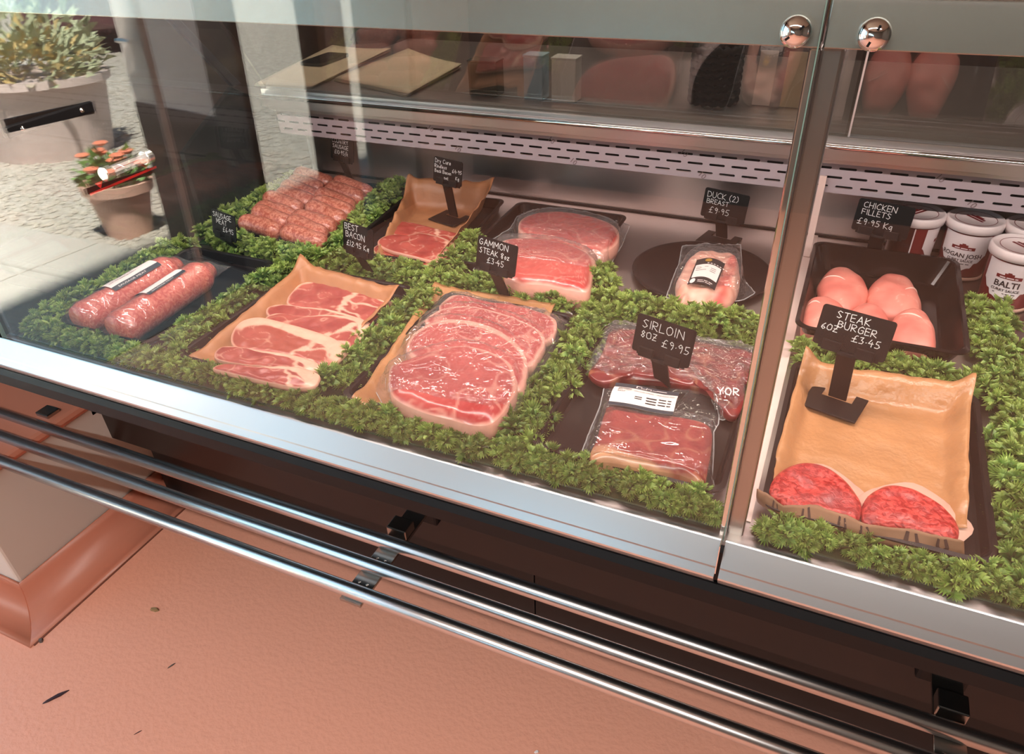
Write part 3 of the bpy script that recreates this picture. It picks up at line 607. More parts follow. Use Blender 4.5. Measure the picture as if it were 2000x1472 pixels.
def rrect(x0, x1, y0, y1, r, z, n=6):
    out = []
    for cx, cy, a0 in ((x1 - r, y1 - r, 0), (x0 + r, y1 - r, 90), (x0 + r, y0 + r, 180), (x1 - r, y0 + r, 270)):
        for k in range(n + 1):
            a = R(a0 + 90 * k / n); out.append((cx + r * cos(a), cy + r * sin(a), z))
    return out
def loops_mesh(loops, cap0=True, cap1=True):
    n = len(loops[0]); vs = [p for l in loops for p in l]; fs = []
    for i in range(len(loops) - 1):
        fs += [(i * n + k, i * n + (k + 1) % n, (i + 1) * n + (k + 1) % n, (i + 1) * n + k) for k in range(n)]
    if cap0: fs.append(tuple(range(n - 1, -1, -1)))
    if cap1: fs.append(tuple((len(loops) - 1) * n + k for k in range(n)))
    return MB().add(vs, fs)
def tray(label, x0, x1, y0, y1, h=0.022, r=0.02, slope=0.010, rim=0.006, mat=None, rot=0.0, name='serving_tray', group=None):
    """shallow tray: sloping wall, rolled rim, flat inside"""
    z = D + 0.0005
    L = [rrect(x0 + slope, x1 - slope, y0 + slope, y1 - slope, r, z)]
    L.append(rrect(x0 + rim, x1 - rim, y0 + rim, y1 - rim, r, z + h - 0.003))
    L.append(rrect(x0, x1, y0, y1, r, z + h - 0.002)); L.append(rrect(x0, x1, y0, y1, r, z + h))
    L.append(rrect(x0 + rim, x1 - rim, y0 + rim, y1 - rim, r, z + h + 0.0008))
    L.append(rrect(x0 + rim + 0.002, x1 - rim - 0.002, y0 + rim + 0.002, y1 - rim - 0.002, r, z + h - 0.001))
    L.append(rrect(x0 + slope + 0.002, x1 - slope - 0.002, y0 + slope + 0.002, y1 - slope - 0.002, r, z + 0.005))
    L.append(rrect(x0 + slope + 0.006, x1 - slope - 0.006, y0 + slope + 0.006, y1 - slope - 0.006, r, z + 0.003))
    mb = loops_mesh(L)
    if rot:
        c = Vector(((x0 + x1) / 2, (y0 + y1) / 2, 0)); Mr = Matrix.Translation(c) @ Matrix.Rotation(rot, 4, 'Z') @ Matrix.Translation(-c)
        mb.v = [tuple(Mr @ Vector(v)) for v in mb.v]
    return tag(mb.build(name, mat or M['trayblack'], smooth=False), label, 'tray', group)

def sheet(name, c, mat, lifts=(0, 0, 0, 0), curls=(0, 0, 0, 0), label=None, nu=44, nv=44, seed=0, wr=0.002, parent=None, out=(0, 0, 0, 0), bulge=0.0):
    """a sheet of paper from its corners FL FR BR BL; lifts raise the front, right, back and left edges, curls raise the corners"""
    FL, FR, BR, BL = [Vector((p[0], p[1], p[2])) for p in c]
    def fn(u, v):
        p = FL * (1 - u) * (1 - v) + FR * u * (1 - v) + BR * u * v + BL * (1 - u) * v
        e = (sst(0.14, 0, v), sst(0.86, 1, u), sst(0.84, 1, v), sst(0.14, 0, u))
        em = max(e); z = 0.0062 + (p.z - 0.0062) * sst(0.0, 1.0, em)
        z += sum(l * k * k for l, k in zip(lifts, e))
        z += curls[0] * e[0] * e[3] + curls[1] * e[0] * e[1] + curls[2] * e[2] * e[1] + curls[3] * e[2] * e[3]
        k = abs(nz(p.x * 22 + seed, p.y * 22))
        z += wr * (1 - 2.2 * min(k, 0.45)) * (0.35 + 1.3 * em) + wr * 0.5 * nz(p.x * 70, p.y * 70 + seed)
        x = p.x + 0.004 * nz(u * 5 + seed, v * 5, 3) * em; y = p.y + 0.004 * nz(u * 5 + seed, v * 5, 9) * em
        return (x, y, D + z)
    o = MB().grid(fn, nu, nv).build(name, mat, parent, smooth=True, solid=0.0006)
    if label: tag(o, label, 'paper')
    return o

def pouch(name, pts, cuts, zb, mat, parent, n=120, rings=34, amp=0.002, seed=0, off=0.0025, frq=26):
    """clear film drawn over the cuts [(outline, top z)] and sealed flat around them"""
    OL = [(Outline(p, 96), z) for p, z in cuts]
    O = Outline(pts, n, smooth=False)
    def hgt(x, y):
        z = zb
        for o, zt in OL:
            t = o.t(x, y)
            z = max(z, zb + (zt - zb) * (1 - sst(0.97, 1.22, t)))
        return z + off
    vs = [(O.cx, O.cy, D + hgt(O.cx, O.cy))]
    for i in range(rings):
        t = (i + 1) / rings
        for (px, py) in O.p:
            x = O.cx + (px - O.cx) * t; y = O.cy + (py - O.cy) * t
            z = hgt(x, y); z = zb + 0.001 + (z - zb) * (1 - sst(0.93, 1.0, t))
            k = abs(nz(x * frq + seed, y * frq, 1.7 * seed)) ; k2 = abs(nz(x * frq * 2.3, y * frq * 2.3 + seed, 4))
            w_ = amp * ((1 - min(1, k * 8)) + 0.6 * (1 - min(1, k2 * 7))) * (0.5 + 0.9 * sst(0.5, 1.0, t))
            vs.append((x, y, D + z + w_))
    fs = [(0, 1 + k, 1 + (k + 1) % n) for k in range(n)]
    for i in range(rings - 1):
        a = 1 + i * n
        fs += [(a + k, a + n + k, a + n + (k + 1) % n, a + (k + 1) % n) for k in range(n)]
    o = MB().add(vs, fs).build(name, mat, parent, smooth=True)
    a = 1 + (rings - 1) * n; rim = [vs[a + k] for k in range(n)]
    MB().tube(rim + [rim[0]], 0.0009, 5, cap=False).build('seal_edge', M['seal'], o, smooth=True)
    return o

# ---------------------------------------------------------------- colours of the cuts
fat = hx(238, 184, 160); fat2 = hx(240, 190, 168)
def bacon_col(lean1, lean2, fw, seed, tail=0.70):
    def f(u, v, t, x, y, a):
        n1 = nz(x * 90 + seed, y * 90, 2); n2 = nz(x * 30 + seed, y * 30, seed); n3 = nz(x * 240, y * 240, seed)
        lean = mixc(lean1, lean2, 0.5 + 0.9 * n2 + 0.25 * n3)
        back = sin(a + 0.25)
        rim = fw * (0.35 + 0.9 * max(0, back)) + 0.03 * n1
        d = 1 - t
        k = sst(rim + 0.03, rim - 0.03, d) * sst(-0.35, 0.0, back + 0.12 * n2)
        k = max(k, sst(0.05, 0.02, d) * 0.7)
        # the seam of fat that parts the eye from the streaky tail
        xs = u - tail - 0.10 * math.sin(v * 3 + seed) - 0.05 * n1
        k = max(k, sst(0.035, 0.012, abs(xs)) * 0.95)
        if xs > 0:
            st = abs(math.sin((v * 9 + 2.2 * n2 + u * 3)))
            k = max(k, sst(0.42, 0.15, st) * 0.9)
        k = max(k, sst(0.045, 0.0, abs(n2 - 0.12)) * 0.55)
        return mixc(lean, fat, k)
    return f
def gammon_col(seed, l1=hx(172, 52, 54), l2=hx(200, 86, 82), fw=0.13, side=1.0):
    def f(u, v, t, x, y, a):
        n1 = nz(x * 70, y * 70, seed); n2 = nz(x * 17 + seed * 3.1, y * 17, seed); n3 = nz(x * 260, y * 110, seed); n4 = nz(x * 36, y * 36 + seed, 5)
        lean = mixc(l1, l2, 0.45 + 0.8 * n2 + 0.35 * n3)
        back = sin(a) * side
        rim = fw * (0.25 + 0.85 * max(0, back + 0.1)) + 0.02 * n1
        k = sst(rim + 0.025, rim - 0.025, 1 - t)
        k = max(k, sst(0.05, 0.012, abs(n2 + 0.03)) * 0.5)
        k = max(k, sst(0.05, 0.0, abs(n4 - 0.16)) * 0.25)
        k = max(k, sst(0.30, 0.55, n3 * 0.6 + n1 * 0.5) * 0.45)
        return mixc(lean, hx(238, 172, 154), k)
    return f
def beef_col(seed, l1, l2, fatside=None):
    def f(u, v, t, x, y, a):
        n1 = nz(x * 60, y * 60, seed); n2 = nz(x * 22, y * 22 + seed, seed); n3 = nz(x * 200 + seed, y * 200, 1)
        c = mixc(l1, l2, 0.5 + 0.7 * n1 + 0.4 * n2 + 0.25 * n3)
        k = sst(0.04, 0.0, abs(n2 - 0.05)) * 0.28
        if fatside:
            e = fatside(u, v) + 0.05 * n1 + 0.05 * n2
            k = max(k, sst(0.03, -0.03, e) * (0.75 + 0.25 * n1))
        return mixc(c, hx(226, 170, 128), k)
    return f

# ---------------------------------------------------------------- price tickets
G = {}
def gl(ch, w, spec): G[ch] = (w, [[tuple(map(float, p.split(','))) for p in s.split()] for s in spec.split(';')])
gl('A', .8, '0,0 .4,1 .8,0;.15,.38 .65,.38'); gl('B', .7, '0,0 0,1 .5,.95 .6,.75 .45,.55 0,.5;.45,.52 .7,.3 .5,.03 0,0')
gl('C', .7, '.7,.85 .4,1 .1,.8 0,.5 .1,.15 .4,0 .7,.12'); gl('D', .75, '0,0 0,1 .45,.92 .72,.6 .65,.25 .4,.03 0,0')
gl('E', .6, '.6,1 0,1 0,0 .6,0;0,.52 .5,.52'); gl('F', .6, '.6,1 0,1 0,0;0,.52 .5,.52')
gl('G', .75, '.7,.85 .4,1 .1,.8 0,.5 .1,.15 .4,0 .7,.15 .7,.45 .4,.45'); gl('H', .7, '0,0 0,1;.7,0 .7,1;0,.5 .7,.5')
gl('I', .15, '.08,0 .08,1'); gl('K', .65, '0,0 0,1;.6,1 0,.45 .65,0'); gl('L', .55, '0,1 0,0 .55,0')
gl('M', .9, '0,0 .08,1 .45,.3 .82,1 .9,0'); gl('N', .75, '0,0 0,1 .75,0 .75,1'); gl('O', .8, '.4,1 .1,.82 0,.5 .1,.15 .4,0 .7,.15 .8,.5 .7,.85 .4,1')
gl('P', .65, '0,0 0,1 .5,.95 .63,.75 .45,.5 0,.47'); gl('R', .7, '0,0 0,1 .5,.95 .63,.75 .45,.52 0,.5 .7,0'); gl('S', .65, '.62,.88 .3,1 .05,.8 .3,.55 .6,.3 .35,0 0,.12')
gl('T', .75, '0,1 .75,1;.38,1 .38,0'); gl('U', .7, '0,1 0,.3 .2,0 .5,0 .7,.3 .7,1'); gl('Y', .7, '0,1 .35,.5 .7,1;.35,.5 .35,0')
gl('Z', .65, '0,1 .65,1 0,0 .65,0;.1,.5 .55,.5'); gl('0', .6, '.3,1 .05,.75 .05,.25 .3,0 .55,.25 .55,.75 .3,1'); gl('1', .2, '.1,0 .1,1')
gl('2', .6, '.02,.78 .25,1 .55,.8 .4,.45 0,0 .6,.02'); gl('3', .6, '.02,.95 .5,.95 .25,.58 .55,.4 .4,.05 0,.08'); gl('4', .65, '.3,1 0,.4 .65,.42;.48,.7 .45,0')
gl('5', .6, '.58,1 .1,1 .08,.58 .45,.55 .58,.3 .4,.02 0,.08'); gl('6', .6, '.5,1 .12,.6 .05,.2 .3,0 .55,.22 .35,.48 .08,.3'); gl('8', .6, '.3,1 .05,.78 .5,.28 .3,0 .05,.25 .55,.78 .3,1')
gl('9', .6, '.55,.8 .3,1 .05,.75 .25,.5 .55,.75 .5,.3 .4,0'); gl('£', .8, '.75,.95 .5,1 .35,.75 .3,.1 .05,.02 .8,.05;.08,.48 .6,.5'); gl('.', .15, '.05,.38 .12,.44')
gl('/', .5, '0,-.25 .5,1.1'); gl('(', .3, '.3,1.1 .05,.75 .05,.25 .3,-.1'); gl(')', .3, '0,1.1 .25,.75 .25,.25 0,-.1')
gl('a', .5, '.45,.5 .2,.6 .02,.3 .2,.02 .42,.2 .46,.58 .5,0'); gl('c', .42, '.42,.5 .15,.58 .02,.3 .15,.02 .42,.08'); gl('d', .5, '.45,.45 .2,.58 .02,.3 .2,.02 .42,.2;.46,1 .5,0')
gl('e', .45, '.02,.3 .44,.34 .25,.6 .04,.35 .15,.03 .44,.08'); gl('g', .5, '.45,.5 .2,.6 .02,.3 .2,.05 .44,.25;.46,.6 .45,-.25 .1,-.3'); gl('i', .12, '.06,.55 .06,0;.05,.8 .08,.84')
gl('k', .45, '0,1 0,0;.4,.6 .02,.28 .45,0'); gl('l', .1, '.05,1 .05,0'); gl('n', .45, '0,.6 .03,0;.03,.4 .25,.6 .42,.4 .44,0'); gl('o', .45, '.22,.58 .02,.3 .22,.02 .43,.3 .22,.58')
gl('r', .35, '0,.6 .03,0;.03,.38 .2,.58 .35,.52'); gl('s', .4, '.38,.52 .15,.6 .05,.45 .36,.2 .2,0 0,.06'); gl('u', .45, '0,.58 .05,.08 .25,.02 .42,.2;.43,.6 .46,0'); gl('y', .45, '0,.6 .2,.15;.45,.6 .1,-.3')
gl('t', .3, '.14,.9 .16,0 .3,.02;0,.6 .3,.62'); gl('h', .45, '0,1 .02,0;.02,.36 .24,.58 .42,.38 .44,0'); gl('z', .42, '0,.58 .42,.58 0,.02 .42,.02')
def strokes(mb, txt, x, y, size, Mx, w=0.00095, jit=0.045, gap=0.24, slope=0.0):
    """hand lettering laid on the x-z plane of Mx as thin raised strokes"""
    rng = random.Random(txt + str(x))
    for ch in txt:
        if ch == ' ': x += size * 0.5; continue
        wd, ps = G[ch]
        for p in ps:
            P_ = [(x + (a + rng.uniform(-jit, jit)) * size, y + (b + rng.uniform(-jit, jit)) * size) for a, b in p]
            for (a, b), (c, d) in zip(P_, P_[1:]):
                L = math.hypot(c - a, d - b) or 1e-6; nx, ny = -(d - b) / L * w / 2, (c - a) / L * w / 2; ex, ey = (c - a) / L * w * 0.35, (d - b) / L * w * 0.35
                vs = [Mx @ Vector((px, -0.0004, py)) for px, py in ((a + nx - ex, b + ny - ey), (c + nx + ex, d + ny + ey), (c - nx + ex, d - ny + ey), (a - nx - ex, b - ny - ey))]
                mb.add(vs, [(0, 3, 2, 1)])
        x += size * (wd + gap); y += slope * size
    return x
def ticket(label, c, foot, lines, yaw=-10, tilt=14, roll=0, w=0.084, h=0.052, foot_yaw=None, foot_on=True):
    """black price ticket: board with written price, slotted clip, flat stem, forked foot; c is the middle of the board, foot the foot on what carries it"""
    c = Vector((c[0], c[1], D + c[2])); ft = Vector((foot[0], foot[1], D + foot[2]))
    t = thing('price_ticket', label, 'price ticket', tuple(ft), 'hand written price tickets')
    Mx = Matrix.Translation(c) @ Matrix.Rotation(R(yaw), 4, 'Z') @ Matrix.Rotation(R(roll), 4, 'Y') @ Matrix.Rotation(R(-tilt), 4, 'X')
    mb = MB(); r = 0.004; o_ = [(p[0], p[1]) for p in rrect(-w / 2, w / 2, -h / 2, h / 2, r, 0, 3)]
    n = len(o_)
    vs = [Mx @ Vector((a, y, b)) for y in (0.0, 0.0022) for a, b in o_]
    mb.add(vs, [tuple(range(n)), tuple(range(2 * n - 1, n - 1, -1))] + [(i, n + i, n + (i + 1) % n, (i + 1) % n) for i in range(n)])
    mb.build('board', M['board'], t)
    lb = MB()
    for txt, x, y, s in lines: strokes(lb, txt, -w / 2 + x * w, -h / 2 + y * h, s * h, Mx)
    lb.build('lettering', M['chalk'], t)
    cb = MB()
    for sx in (-1, 1):
        xa = sx * w * 0.36; xb = sx * w * 0.10
        cb.box(min(xa, xb), max(xa, xb), -0.004, -0.0008, -h / 2 - 0.004, -h / 2 + 0.0105, M=Mx)
    cb.box(-w * 0.42, w * 0.42, 0.0023, 0.0055, -h / 2 - 0.004, -h / 2 + 0.010, M=Mx)
    cb.box(-w * 0.12, w * 0.12, -0.004, 0.0055, -h / 2 - 0.006, -h / 2 - 0.0006, M=Mx)
    cl_ = cb.build('clip', M['black'], t, bevel=0.0008)
    eb = MB()
    for sx in (-1, 1):
        xa = sx * w * 0.35; xb = sx * w * 0.12
        eb.box(min(xa, xb), max(xa, xb), -0.0046, -0.0041, -h / 2 + 0.0085, -h / 2 + 0.0098, M=Mx)
    eb.build('clip_edge', M['trayblack'], cl_)
    top = Mx @ Vector((0, 0.001, -h / 2 - 0.002))
    fy = R(yaw if foot_yaw is None else foot_yaw); ax = Vector((cos(fy), sin(fy), 0)); ay = Vector((-sin(fy), cos(fy), 0))
    base = ft + ay * 0.004
    sb = MB(); sw = 0.0125
    vs = [p + ax * sx * sw + ay * sy for p in (base + Vector((0, 0, 0.002)), top) for sx, sy in ((-1, -0.0018), (1, -0.0018), (1, 0.0018), (-1, 0.0018))]
    sb.add(vs, [(3, 2, 1, 0), (4, 5, 6, 7), (0, 1, 5, 4), (1, 2, 6, 5), (2, 3, 7, 6), (3, 0, 4, 7)])
    sb.build('stem', M['black'], t, bevel=0.0006)
    fb = MB(); MF = Matrix.Translation(ft) @ Matrix.Rotation(fy, 4, 'Z')
    o_ = [(-0.038, -0.040), (0.038, -0.040), (0.038, 0.022), (0.021, 0.022), (0.021, 0.0), (-0.021, 0.0), (-0.021, 0.022), (-0.038, 0.022)]
    n = len(o_)
    vs = [MF @ Vector((a, b, z)) for z in (0.0002, 0.0032) for a, b in o_]
    fb.add(vs, [tuple(range(n - 1, -1, -1)), tuple(range(n, 2 * n))] + [(i, (i + 1) % n, n + (i + 1) % n, n + i) for i in range(n)])
    fb.build('foot', M['black'], t, bevel=0.0008)
    return t


# ================================================================ trays and what lies on them
tray('black tray under the two sausage meat rolls at the glass end pane', -1.215, -0.988, 0.682, 1.012)
tray('black tray under brown paper and overlapping back bacon rashers', -0.925, -0.668, 0.672, 1.015)
tray('black tray under the packed stack of gammon steaks', -0.605, -0.352, 0.676, 1.020)
tray('black tray carrying the two sirloin steak packs', -0.300, -0.045, 0.676, 1.015)
tray('black tray under waxed paper with two red burgers', -0.002, 0.246, 0.674, 1.008)
tray('black tray full of raw pork sausages in the far corner', -1.222, -0.972, 1.085, 1.445, rot=R(10))
tray('black tray with upturned brown paper behind the best bacon ticket', -0.915, -0.672, 1.105, 1.455, rot=R(5))
tray('black tray under the vacuum pack of two large gammon rounds', -0.655, -0.395, 1.135, 1.465)
o = tray('deep glossy black tray holding five chicken fillets', -0.012, 0.233, 1.064, 1.402, h=0.048, r=0.022, slope=0.022, mat=M['blackgloss'], name='deep_tray')
o = MB().lathe([(0.0, 0.0005), (0.100, 0.0005), (0.122, 0.008), (0.130, 0.0105), (0.1305, 0.012), (0.128, 0.0125), (0.120, 0.0105), (0.100, 0.0035), (0.0, 0.003)], (-0.197, 1.280, D), 64).build('round_plate', M['trayblack'], smooth=True)
tag(o, 'round dark plate under the vacuum packed duck breasts', 'plate')

# paper liners
sheet('paper_liner', P_BACON, M['kraft2'], (0.0, 0.004, 0.006, 0.004), (0.004, 0.0, 0.006, 0.014), 'brown paper liner under overlapping back bacon, its back corner turned up', seed=2)
sheet('paper_liner', P_DRY, M['kraft2'], (0.0, 0.010, 0.016, 0.006), (0, 0, 0.002, 0.004), 'brown paper liner standing up behind three dark bacon rashers', seed=5, wr=0.004)
sheet('paper_liner', P_GAM, M['kraft'], (0.002, 0.002, 0.004, 0.004), (0.010, 0, 0, 0), 'brown paper liner showing below the packed gammon steaks', seed=8)
sheet('paper_liner', P_BURG, M['kraft'], (0.0, 0.006, 0.008, 0.004), (0, 0, 0.014, 0.022), 'large sheet of shiny waxed paper behind the two burgers', seed=11, wr=0.0022)
# printed front of the burger paper, folded up over the tray
fl_t = [Vector(p) for p in FLAP]; fl_b = [Vector(p) for p in FLAPB]
def along(l, u):
    k = u * (len(l) - 1); i = min(int(k), len(l) - 2); return l[i].lerp(l[i + 1], k - i)
def flapfn(u, v):
    a = along(fl_b, u); b = along(fl_t, u)
    zt = 0.004 * nz(u * 9, 3.3) + 0.003 * abs(nz(u * 21, 1.2))
    p = Vector((a.x, a.y + 0.006, 0.008)).lerp(Vector((b.x, b.y + 0.004, 0.031 + zt)), v)
    p.y -= 0.006 * math.sin(v * pi) + 0.003 * nz(u * 7, v * 2)
    return (p.x, p.y, D + p.z)
fo = MB().grid(flapfn, 60, 8).build('folded_paper_front', M['flap'], smooth=True, solid=0.0006)
tag(fo, 'folded up brown paper edge printed with dark animal legs before the burgers', 'paper')
def onflap(u, v): 
    p = Vector(flapfn(u, v)); p.y -= 0.0008; p.z += 0.0002; return p
leg = [(-0.010, 0.95), (-0.016, 0.62), (-0.013, 0.40), (0.013, 0.34), (0.018, 0.60), (0.013, 0.92), (0.007, 0.90), (0.009, 0.60), (0.002, 0.50), (-0.006, 0.60), (-0.003, 0.93)]
for uc, s_, f_ in ((0.14, 1.0, 1), (0.33, 1.1, -1), (0.50, 0.8, 1), (0.60, 0.9, -1), (0.78, 1.25, 1), (0.91, 1.1, -1)):
    vs = [onflap(min(0.995, max(0.005, uc + a * s_ * 1.5 * f_)), b * 0.98) for a, b in leg]
    MB().add(vs, [(0, 1, 2, 9, 10), (2, 3, 8, 9), (3, 4, 7, 8), (4, 5, 6, 7)]).build('printed_animal', M['ink'], fo)

# ---- burgers on their pale paper discs
for (pts, zt), lab in zip(BURG, ('red raw burger at the post side of the waxed paper', 'second red raw burger with a grey brown patch, beside the garland')):
    O = Outline(pts, 96)
    dx, dy = (0.004, 0.010) if lab.startswith('red') else (0.005, 0.010)
    d = MB(); n = 40
    vs = [(O.cx + dx, O.cy + dy, D + 0.0145)]
    for k in range(n):
        a = 2 * pi * k / n; r = 0.056 * (1.0 + 0.10 * cos(2 * a) ** 6); vs.append((O.cx + dx + r * cos(a), O.cy + dy * 0.6 + r * 0.92 * sin(a), D + 0.014 + 0.004 * abs(cos(2 * a)) + (0.01 if sin(a) < -0.7 else 0) * 0))
    d.add(vs, [(0, 1 + k, 1 + (k + 1) % n) for k in range(n)])
    tag(d.build('greaseproof_disc', M['greaseproof'], smooth=True, solid=0.0005), 'pale greaseproof disc under the ' + ('burger nearest the post' if lab.startswith('red') else 'burger with the grey brown patch'), 'paper')
    def bc(u, v, t, x, y, a): return (1, 1, 1)
    o = slab('burger', pts, zt + 0.002, 0.015, bc, M['burger'], rings=30, n=110, edge=0.5, bump=0.0035)
    tag(o, lab, 'burger', 'raw burgers on waxed paper')

# ---- back bacon rashers
bl1, bl2 = hx(156, 66, 62), hx(182, 92, 82)
labs = ['farthest bacon rasher on the brown paper, its streaky tail curled', 'thin second bacon rasher, mostly covered by the next', 'third bacon rasher with a thin fat edge and a bent tail', 'large pale bacon rasher with the widest white fat edge', 'fifth bacon rasher, a strip showing behind the nearest one', 'nearest bacon rasher at the glass, fat edge folded']
fws = [0.14, 0.26, 0.20, 0.46, 0.40, 0.40]
for i, (pts, zt) in enumerate(BACON):
    if i == 4: pts = [(p[0] - 0.004, p[1] + 0.012) for p in pts]; zt = 0.036
    if i == 5: pts = [(p[0] + 0.004, p[1] - 0.003) for p in pts]
    o = slab('bacon_rasher', pts, zt, max(0.0075, zt - 0.012), bacon_col(bl1 if i != 3 else hx(170, 84, 70), bl2, fws[i], 3 + i * 7.3, 0.62 if i in (0, 3) else 0.72), M['meat'], bump=0.002, rings=34, n=120)
    tag(o, labs[i], 'bacon', 'back bacon rashers on the long tray')
labs = ['rear dark bacon rasher on the upturned brown paper', 'front round dark bacon rasher on the upturned brown paper']
for i, (pts, zt) in enumerate(DRY):
    o = slab('bacon_rasher', pts, zt, zt - 0.012, bacon_col(hx(160, 54, 48), hx(186, 84, 72), 0.10, 21 + i * 5, 0.8 if i else 0.66), M['wetmeat'], bump=0.002, rings=30)
    tag(o, labs[i], 'bacon', 'dark bacon rashers at the back')
lo = [(p[0] * 1.0 - 0.004, p[1] - 0.014) for p in DRY[1][0]]
tag(slab('bacon_rasher', lo, 0.0185, 0.008, bacon_col(hx(150, 50, 44), hx(176, 76, 66), 0.08, 44, 0.8), M['wetmeat'], bump=0.002), 'lowest dark bacon rasher, its edge showing below the round one', 'bacon', 'dark bacon rashers at the back')

# ---- gammon steaks in film
t = thing('gammon_pack', 'clear film pack of four pink gammon steaks on brown paper', 'meat pack', (-0.49, 0.85, D + 0.008))
for i, (pts, zt) in enumerate(GAMMON):
    slab('gammon_steak', pts, zt, 0.010, gammon_col(5 + i * 9.1, fw=(0.14, 0.20, 0.26, 0.13)[i]), M['wetmeat'], t, rings=40, n=130, bump=0.0016)
pouch('film', GPOUCH, GAMMON, 0.012, M['film'], t, seed=1.3, amp=0.0034, off=0.003)
t = thing('gammon_pack', 'tight vacuum pack of two large gammon rounds by the steel back panel', 'meat pack', (-0.53, 1.30, D + 0.008))
for i, (pts, zt) in enumerate(JOINT):
    slab('gammon_steak', pts, zt, 0.010, gammon_col(51 + i * 6.7, hx(186, 66, 64), hx(210, 100, 92), fw=0.16), M['wetmeat'], t, rings=36, n=120, bump=0.001)
pouch('film', JPOUCH, JOINT, 0.010, M['filmsoft'], t, seed=4.1, amp=0.0018)

# ---- beef and sirloin
t = thing('beef_pack', 'crinkled vacuum pack of dark red sirloin behind the sirloin ticket', 'meat pack', (-0.18, 0.95, D + 0.006))
slab('beef_cut', BEEF, 0.026, 0.008, beef_col(3, hx(92, 16, 20), hx(136, 36, 38)), M['wetmeat'], t, bump=0.005, rings=34, n=120, edge=0.3)
pouch('film', BEEFP, [(BEEF, 0.028)], 0.008, M['film'], t, seed=7.7, amp=0.0050, frq=26)
wm = MB(); Mx = Matrix.Translation((-0.072, 0.872, D + 0.0335)) @ Matrix.Rotation(R(20), 4, 'Z') @ Matrix.Rotation(R(-90), 4, 'X') @ Matrix.Rotation(pi, 4, 'Y')
strokes(wm, 'YOR', -0.012, 0, 0.011, Matrix.Translation((-0.078, 0.868, D + 0.0318)) @ Matrix.Rotation(R(14), 4, 'Z') @ Matrix.Rotation(R(-60), 4, 'X'), w=0.0016)
wm.build('printed_letters', M['paperwhite'], t)
t = thing('steak_pack', 'vacuum packed sirloin steak with a white and navy label nearest the glass', 'meat pack', (-0.16, 0.78, D + 0.006))
def ff(u, v): return v - 0.16 + 0.10 * u - 0.03
slab('steak', STEAK, 0.038, 0.008, beef_col(9, hx(142, 42, 42), hx(170, 66, 60), ff), M['wetmeat'], t, bump=0.0012, rings=36, n=120, edge=0.35)
pouch('film', STEAKP, [(STEAK, 0.039)], 0.008, M['filmsoft'], t, seed=2.9, amp=0.0020)
# label of the steak pack
a, b, c, d = [Vector((p[0], p[1], 0)) for p in STEAKL]     # front left, back left, back right, front right
def labz(u, v): return 0.0445 - 0.004 * (v - 0.3) ** 2 - 0.010 * sst(0.4, 1.0, v)
def labfn(u, v):
    p = a * (1 - u) * (1 - v) + d * u * (1 - v) + c * u * v + b * (1 - u) * v
    return Vector((p.x, p.y, D + labz(u, v) + 0.0012 * math.sin(u * 6)))
lb = MB().grid(labfn, 20, 14).build('label', M['paperwhite'], t, smooth=True)
def band(v0, v1, u0=0, u1=1, z=0.0005, nu=16, nv=3):
    return MB().grid(lambda u, v: labfn(u0 + (u1 - u0) * u, v0 + (v1 - v0) * v) + Vector((0, 0, z)), nu, nv)
band(0.80, 1.0).build('label_header', M['navy'], lb, smooth=True)
band(0.0, 0.10).build('label_footer', M['navy'], lb, smooth=True)
tx = MB()
def put(txt, u, v, size, al='LEFT', z=0.0006, stretch=1.0):
    vs, fs = textmesh(txt, 1.0, al)
    W_ = (d - a).length; H_ = (b - a).length
    tx.add([labfn(u + p.x * size * stretch / W_, v + p.y * size / H_) + Vector((0, 0, z)) for p in vs], fs)
put('000000', 0.08, 0.70, 0.0060); put('Box 128grs - SIRLOIN STEAK - SKINNED INT', 0.08, 0.60, 0.0056, stretch=0.72); put('BEEF', 0.08, 0.50, 0.0056)
for k in range(3): put('00000', 0.55, 0.38 - k * 0.09, 0.0056); put('0000 00', 0.74, 0.40 - k * 0.09, 0.0050)
put('00000', 0.37, 0.36, 0.004); put('00000', 0.37, 0.30, 0.004)
tx.build('label_print', M['print'], lb)
tx = MB()
Wd = (d - a).length
for k, (u0, u1, v0, v1) in enumerate(((0.34, 0.36, .84, .95), (0.36, 0.42, .93, .95), (0.42, 0.43, .85, .93), (0.44, 0.5, .86, .88), (0.5, 0.51, .84, .95), (0.52, 0.57, .90, .92), (0.57, 0.58, .84, .92), (0.60, 0.66, .86, .88), (0.34, 0.60, .825, .835), (0.66, 0.82, .88, .91))):
    tx.grid(lambda u, v: labfn(u0 + (u1 - u0) * u, v0 + (v1 - v0) * v) + Vector((0, 0, 0.0009)), 3, 1)
tx.build('label_script', M['paperwhite'], lb)

# ---- duck
t = thing('duck_pack', 'vacuum packed duck breasts with a black and white label on the round plate', 'meat pack', (-0.18, 1.26, D + 0.012))
def duckcol(u, v, t_, x, y, a):
    n2 = nz(x * 26, y * 26, 6); n1 = nz(x * 80, y * 80, 2)
    k = sst(0.62, 0.78, u + 0.18 * n2) * sst(0.95, 0.8, u)
    k = max(k, sst(0.10, 0.0, abs(n2 + 0.1)) * 0.35)
    return mixc(mixc(hx(240, 170, 148), hx(248, 196, 176), 0.5 + n1), hx(206, 96, 86), k)
slab('duck_breast', DUCK, 0.046, 0.012, duckcol, M['poultry'], t, bump=0.007, rings=34, n=120, edge=0.6)
pouch('film', DUCKP, [(DUCK, 0.046)], 0.0125, M['filmsoft'], t, seed=9.2, amp=0.0022, off=0.004)
LO = [Vector((p[0], p[1], 0)) for p in DUCKL]
q0, q1, q2, q3 = LO[0], LO[4], LO[3], LO[1]            # front left, front right, back right, back left
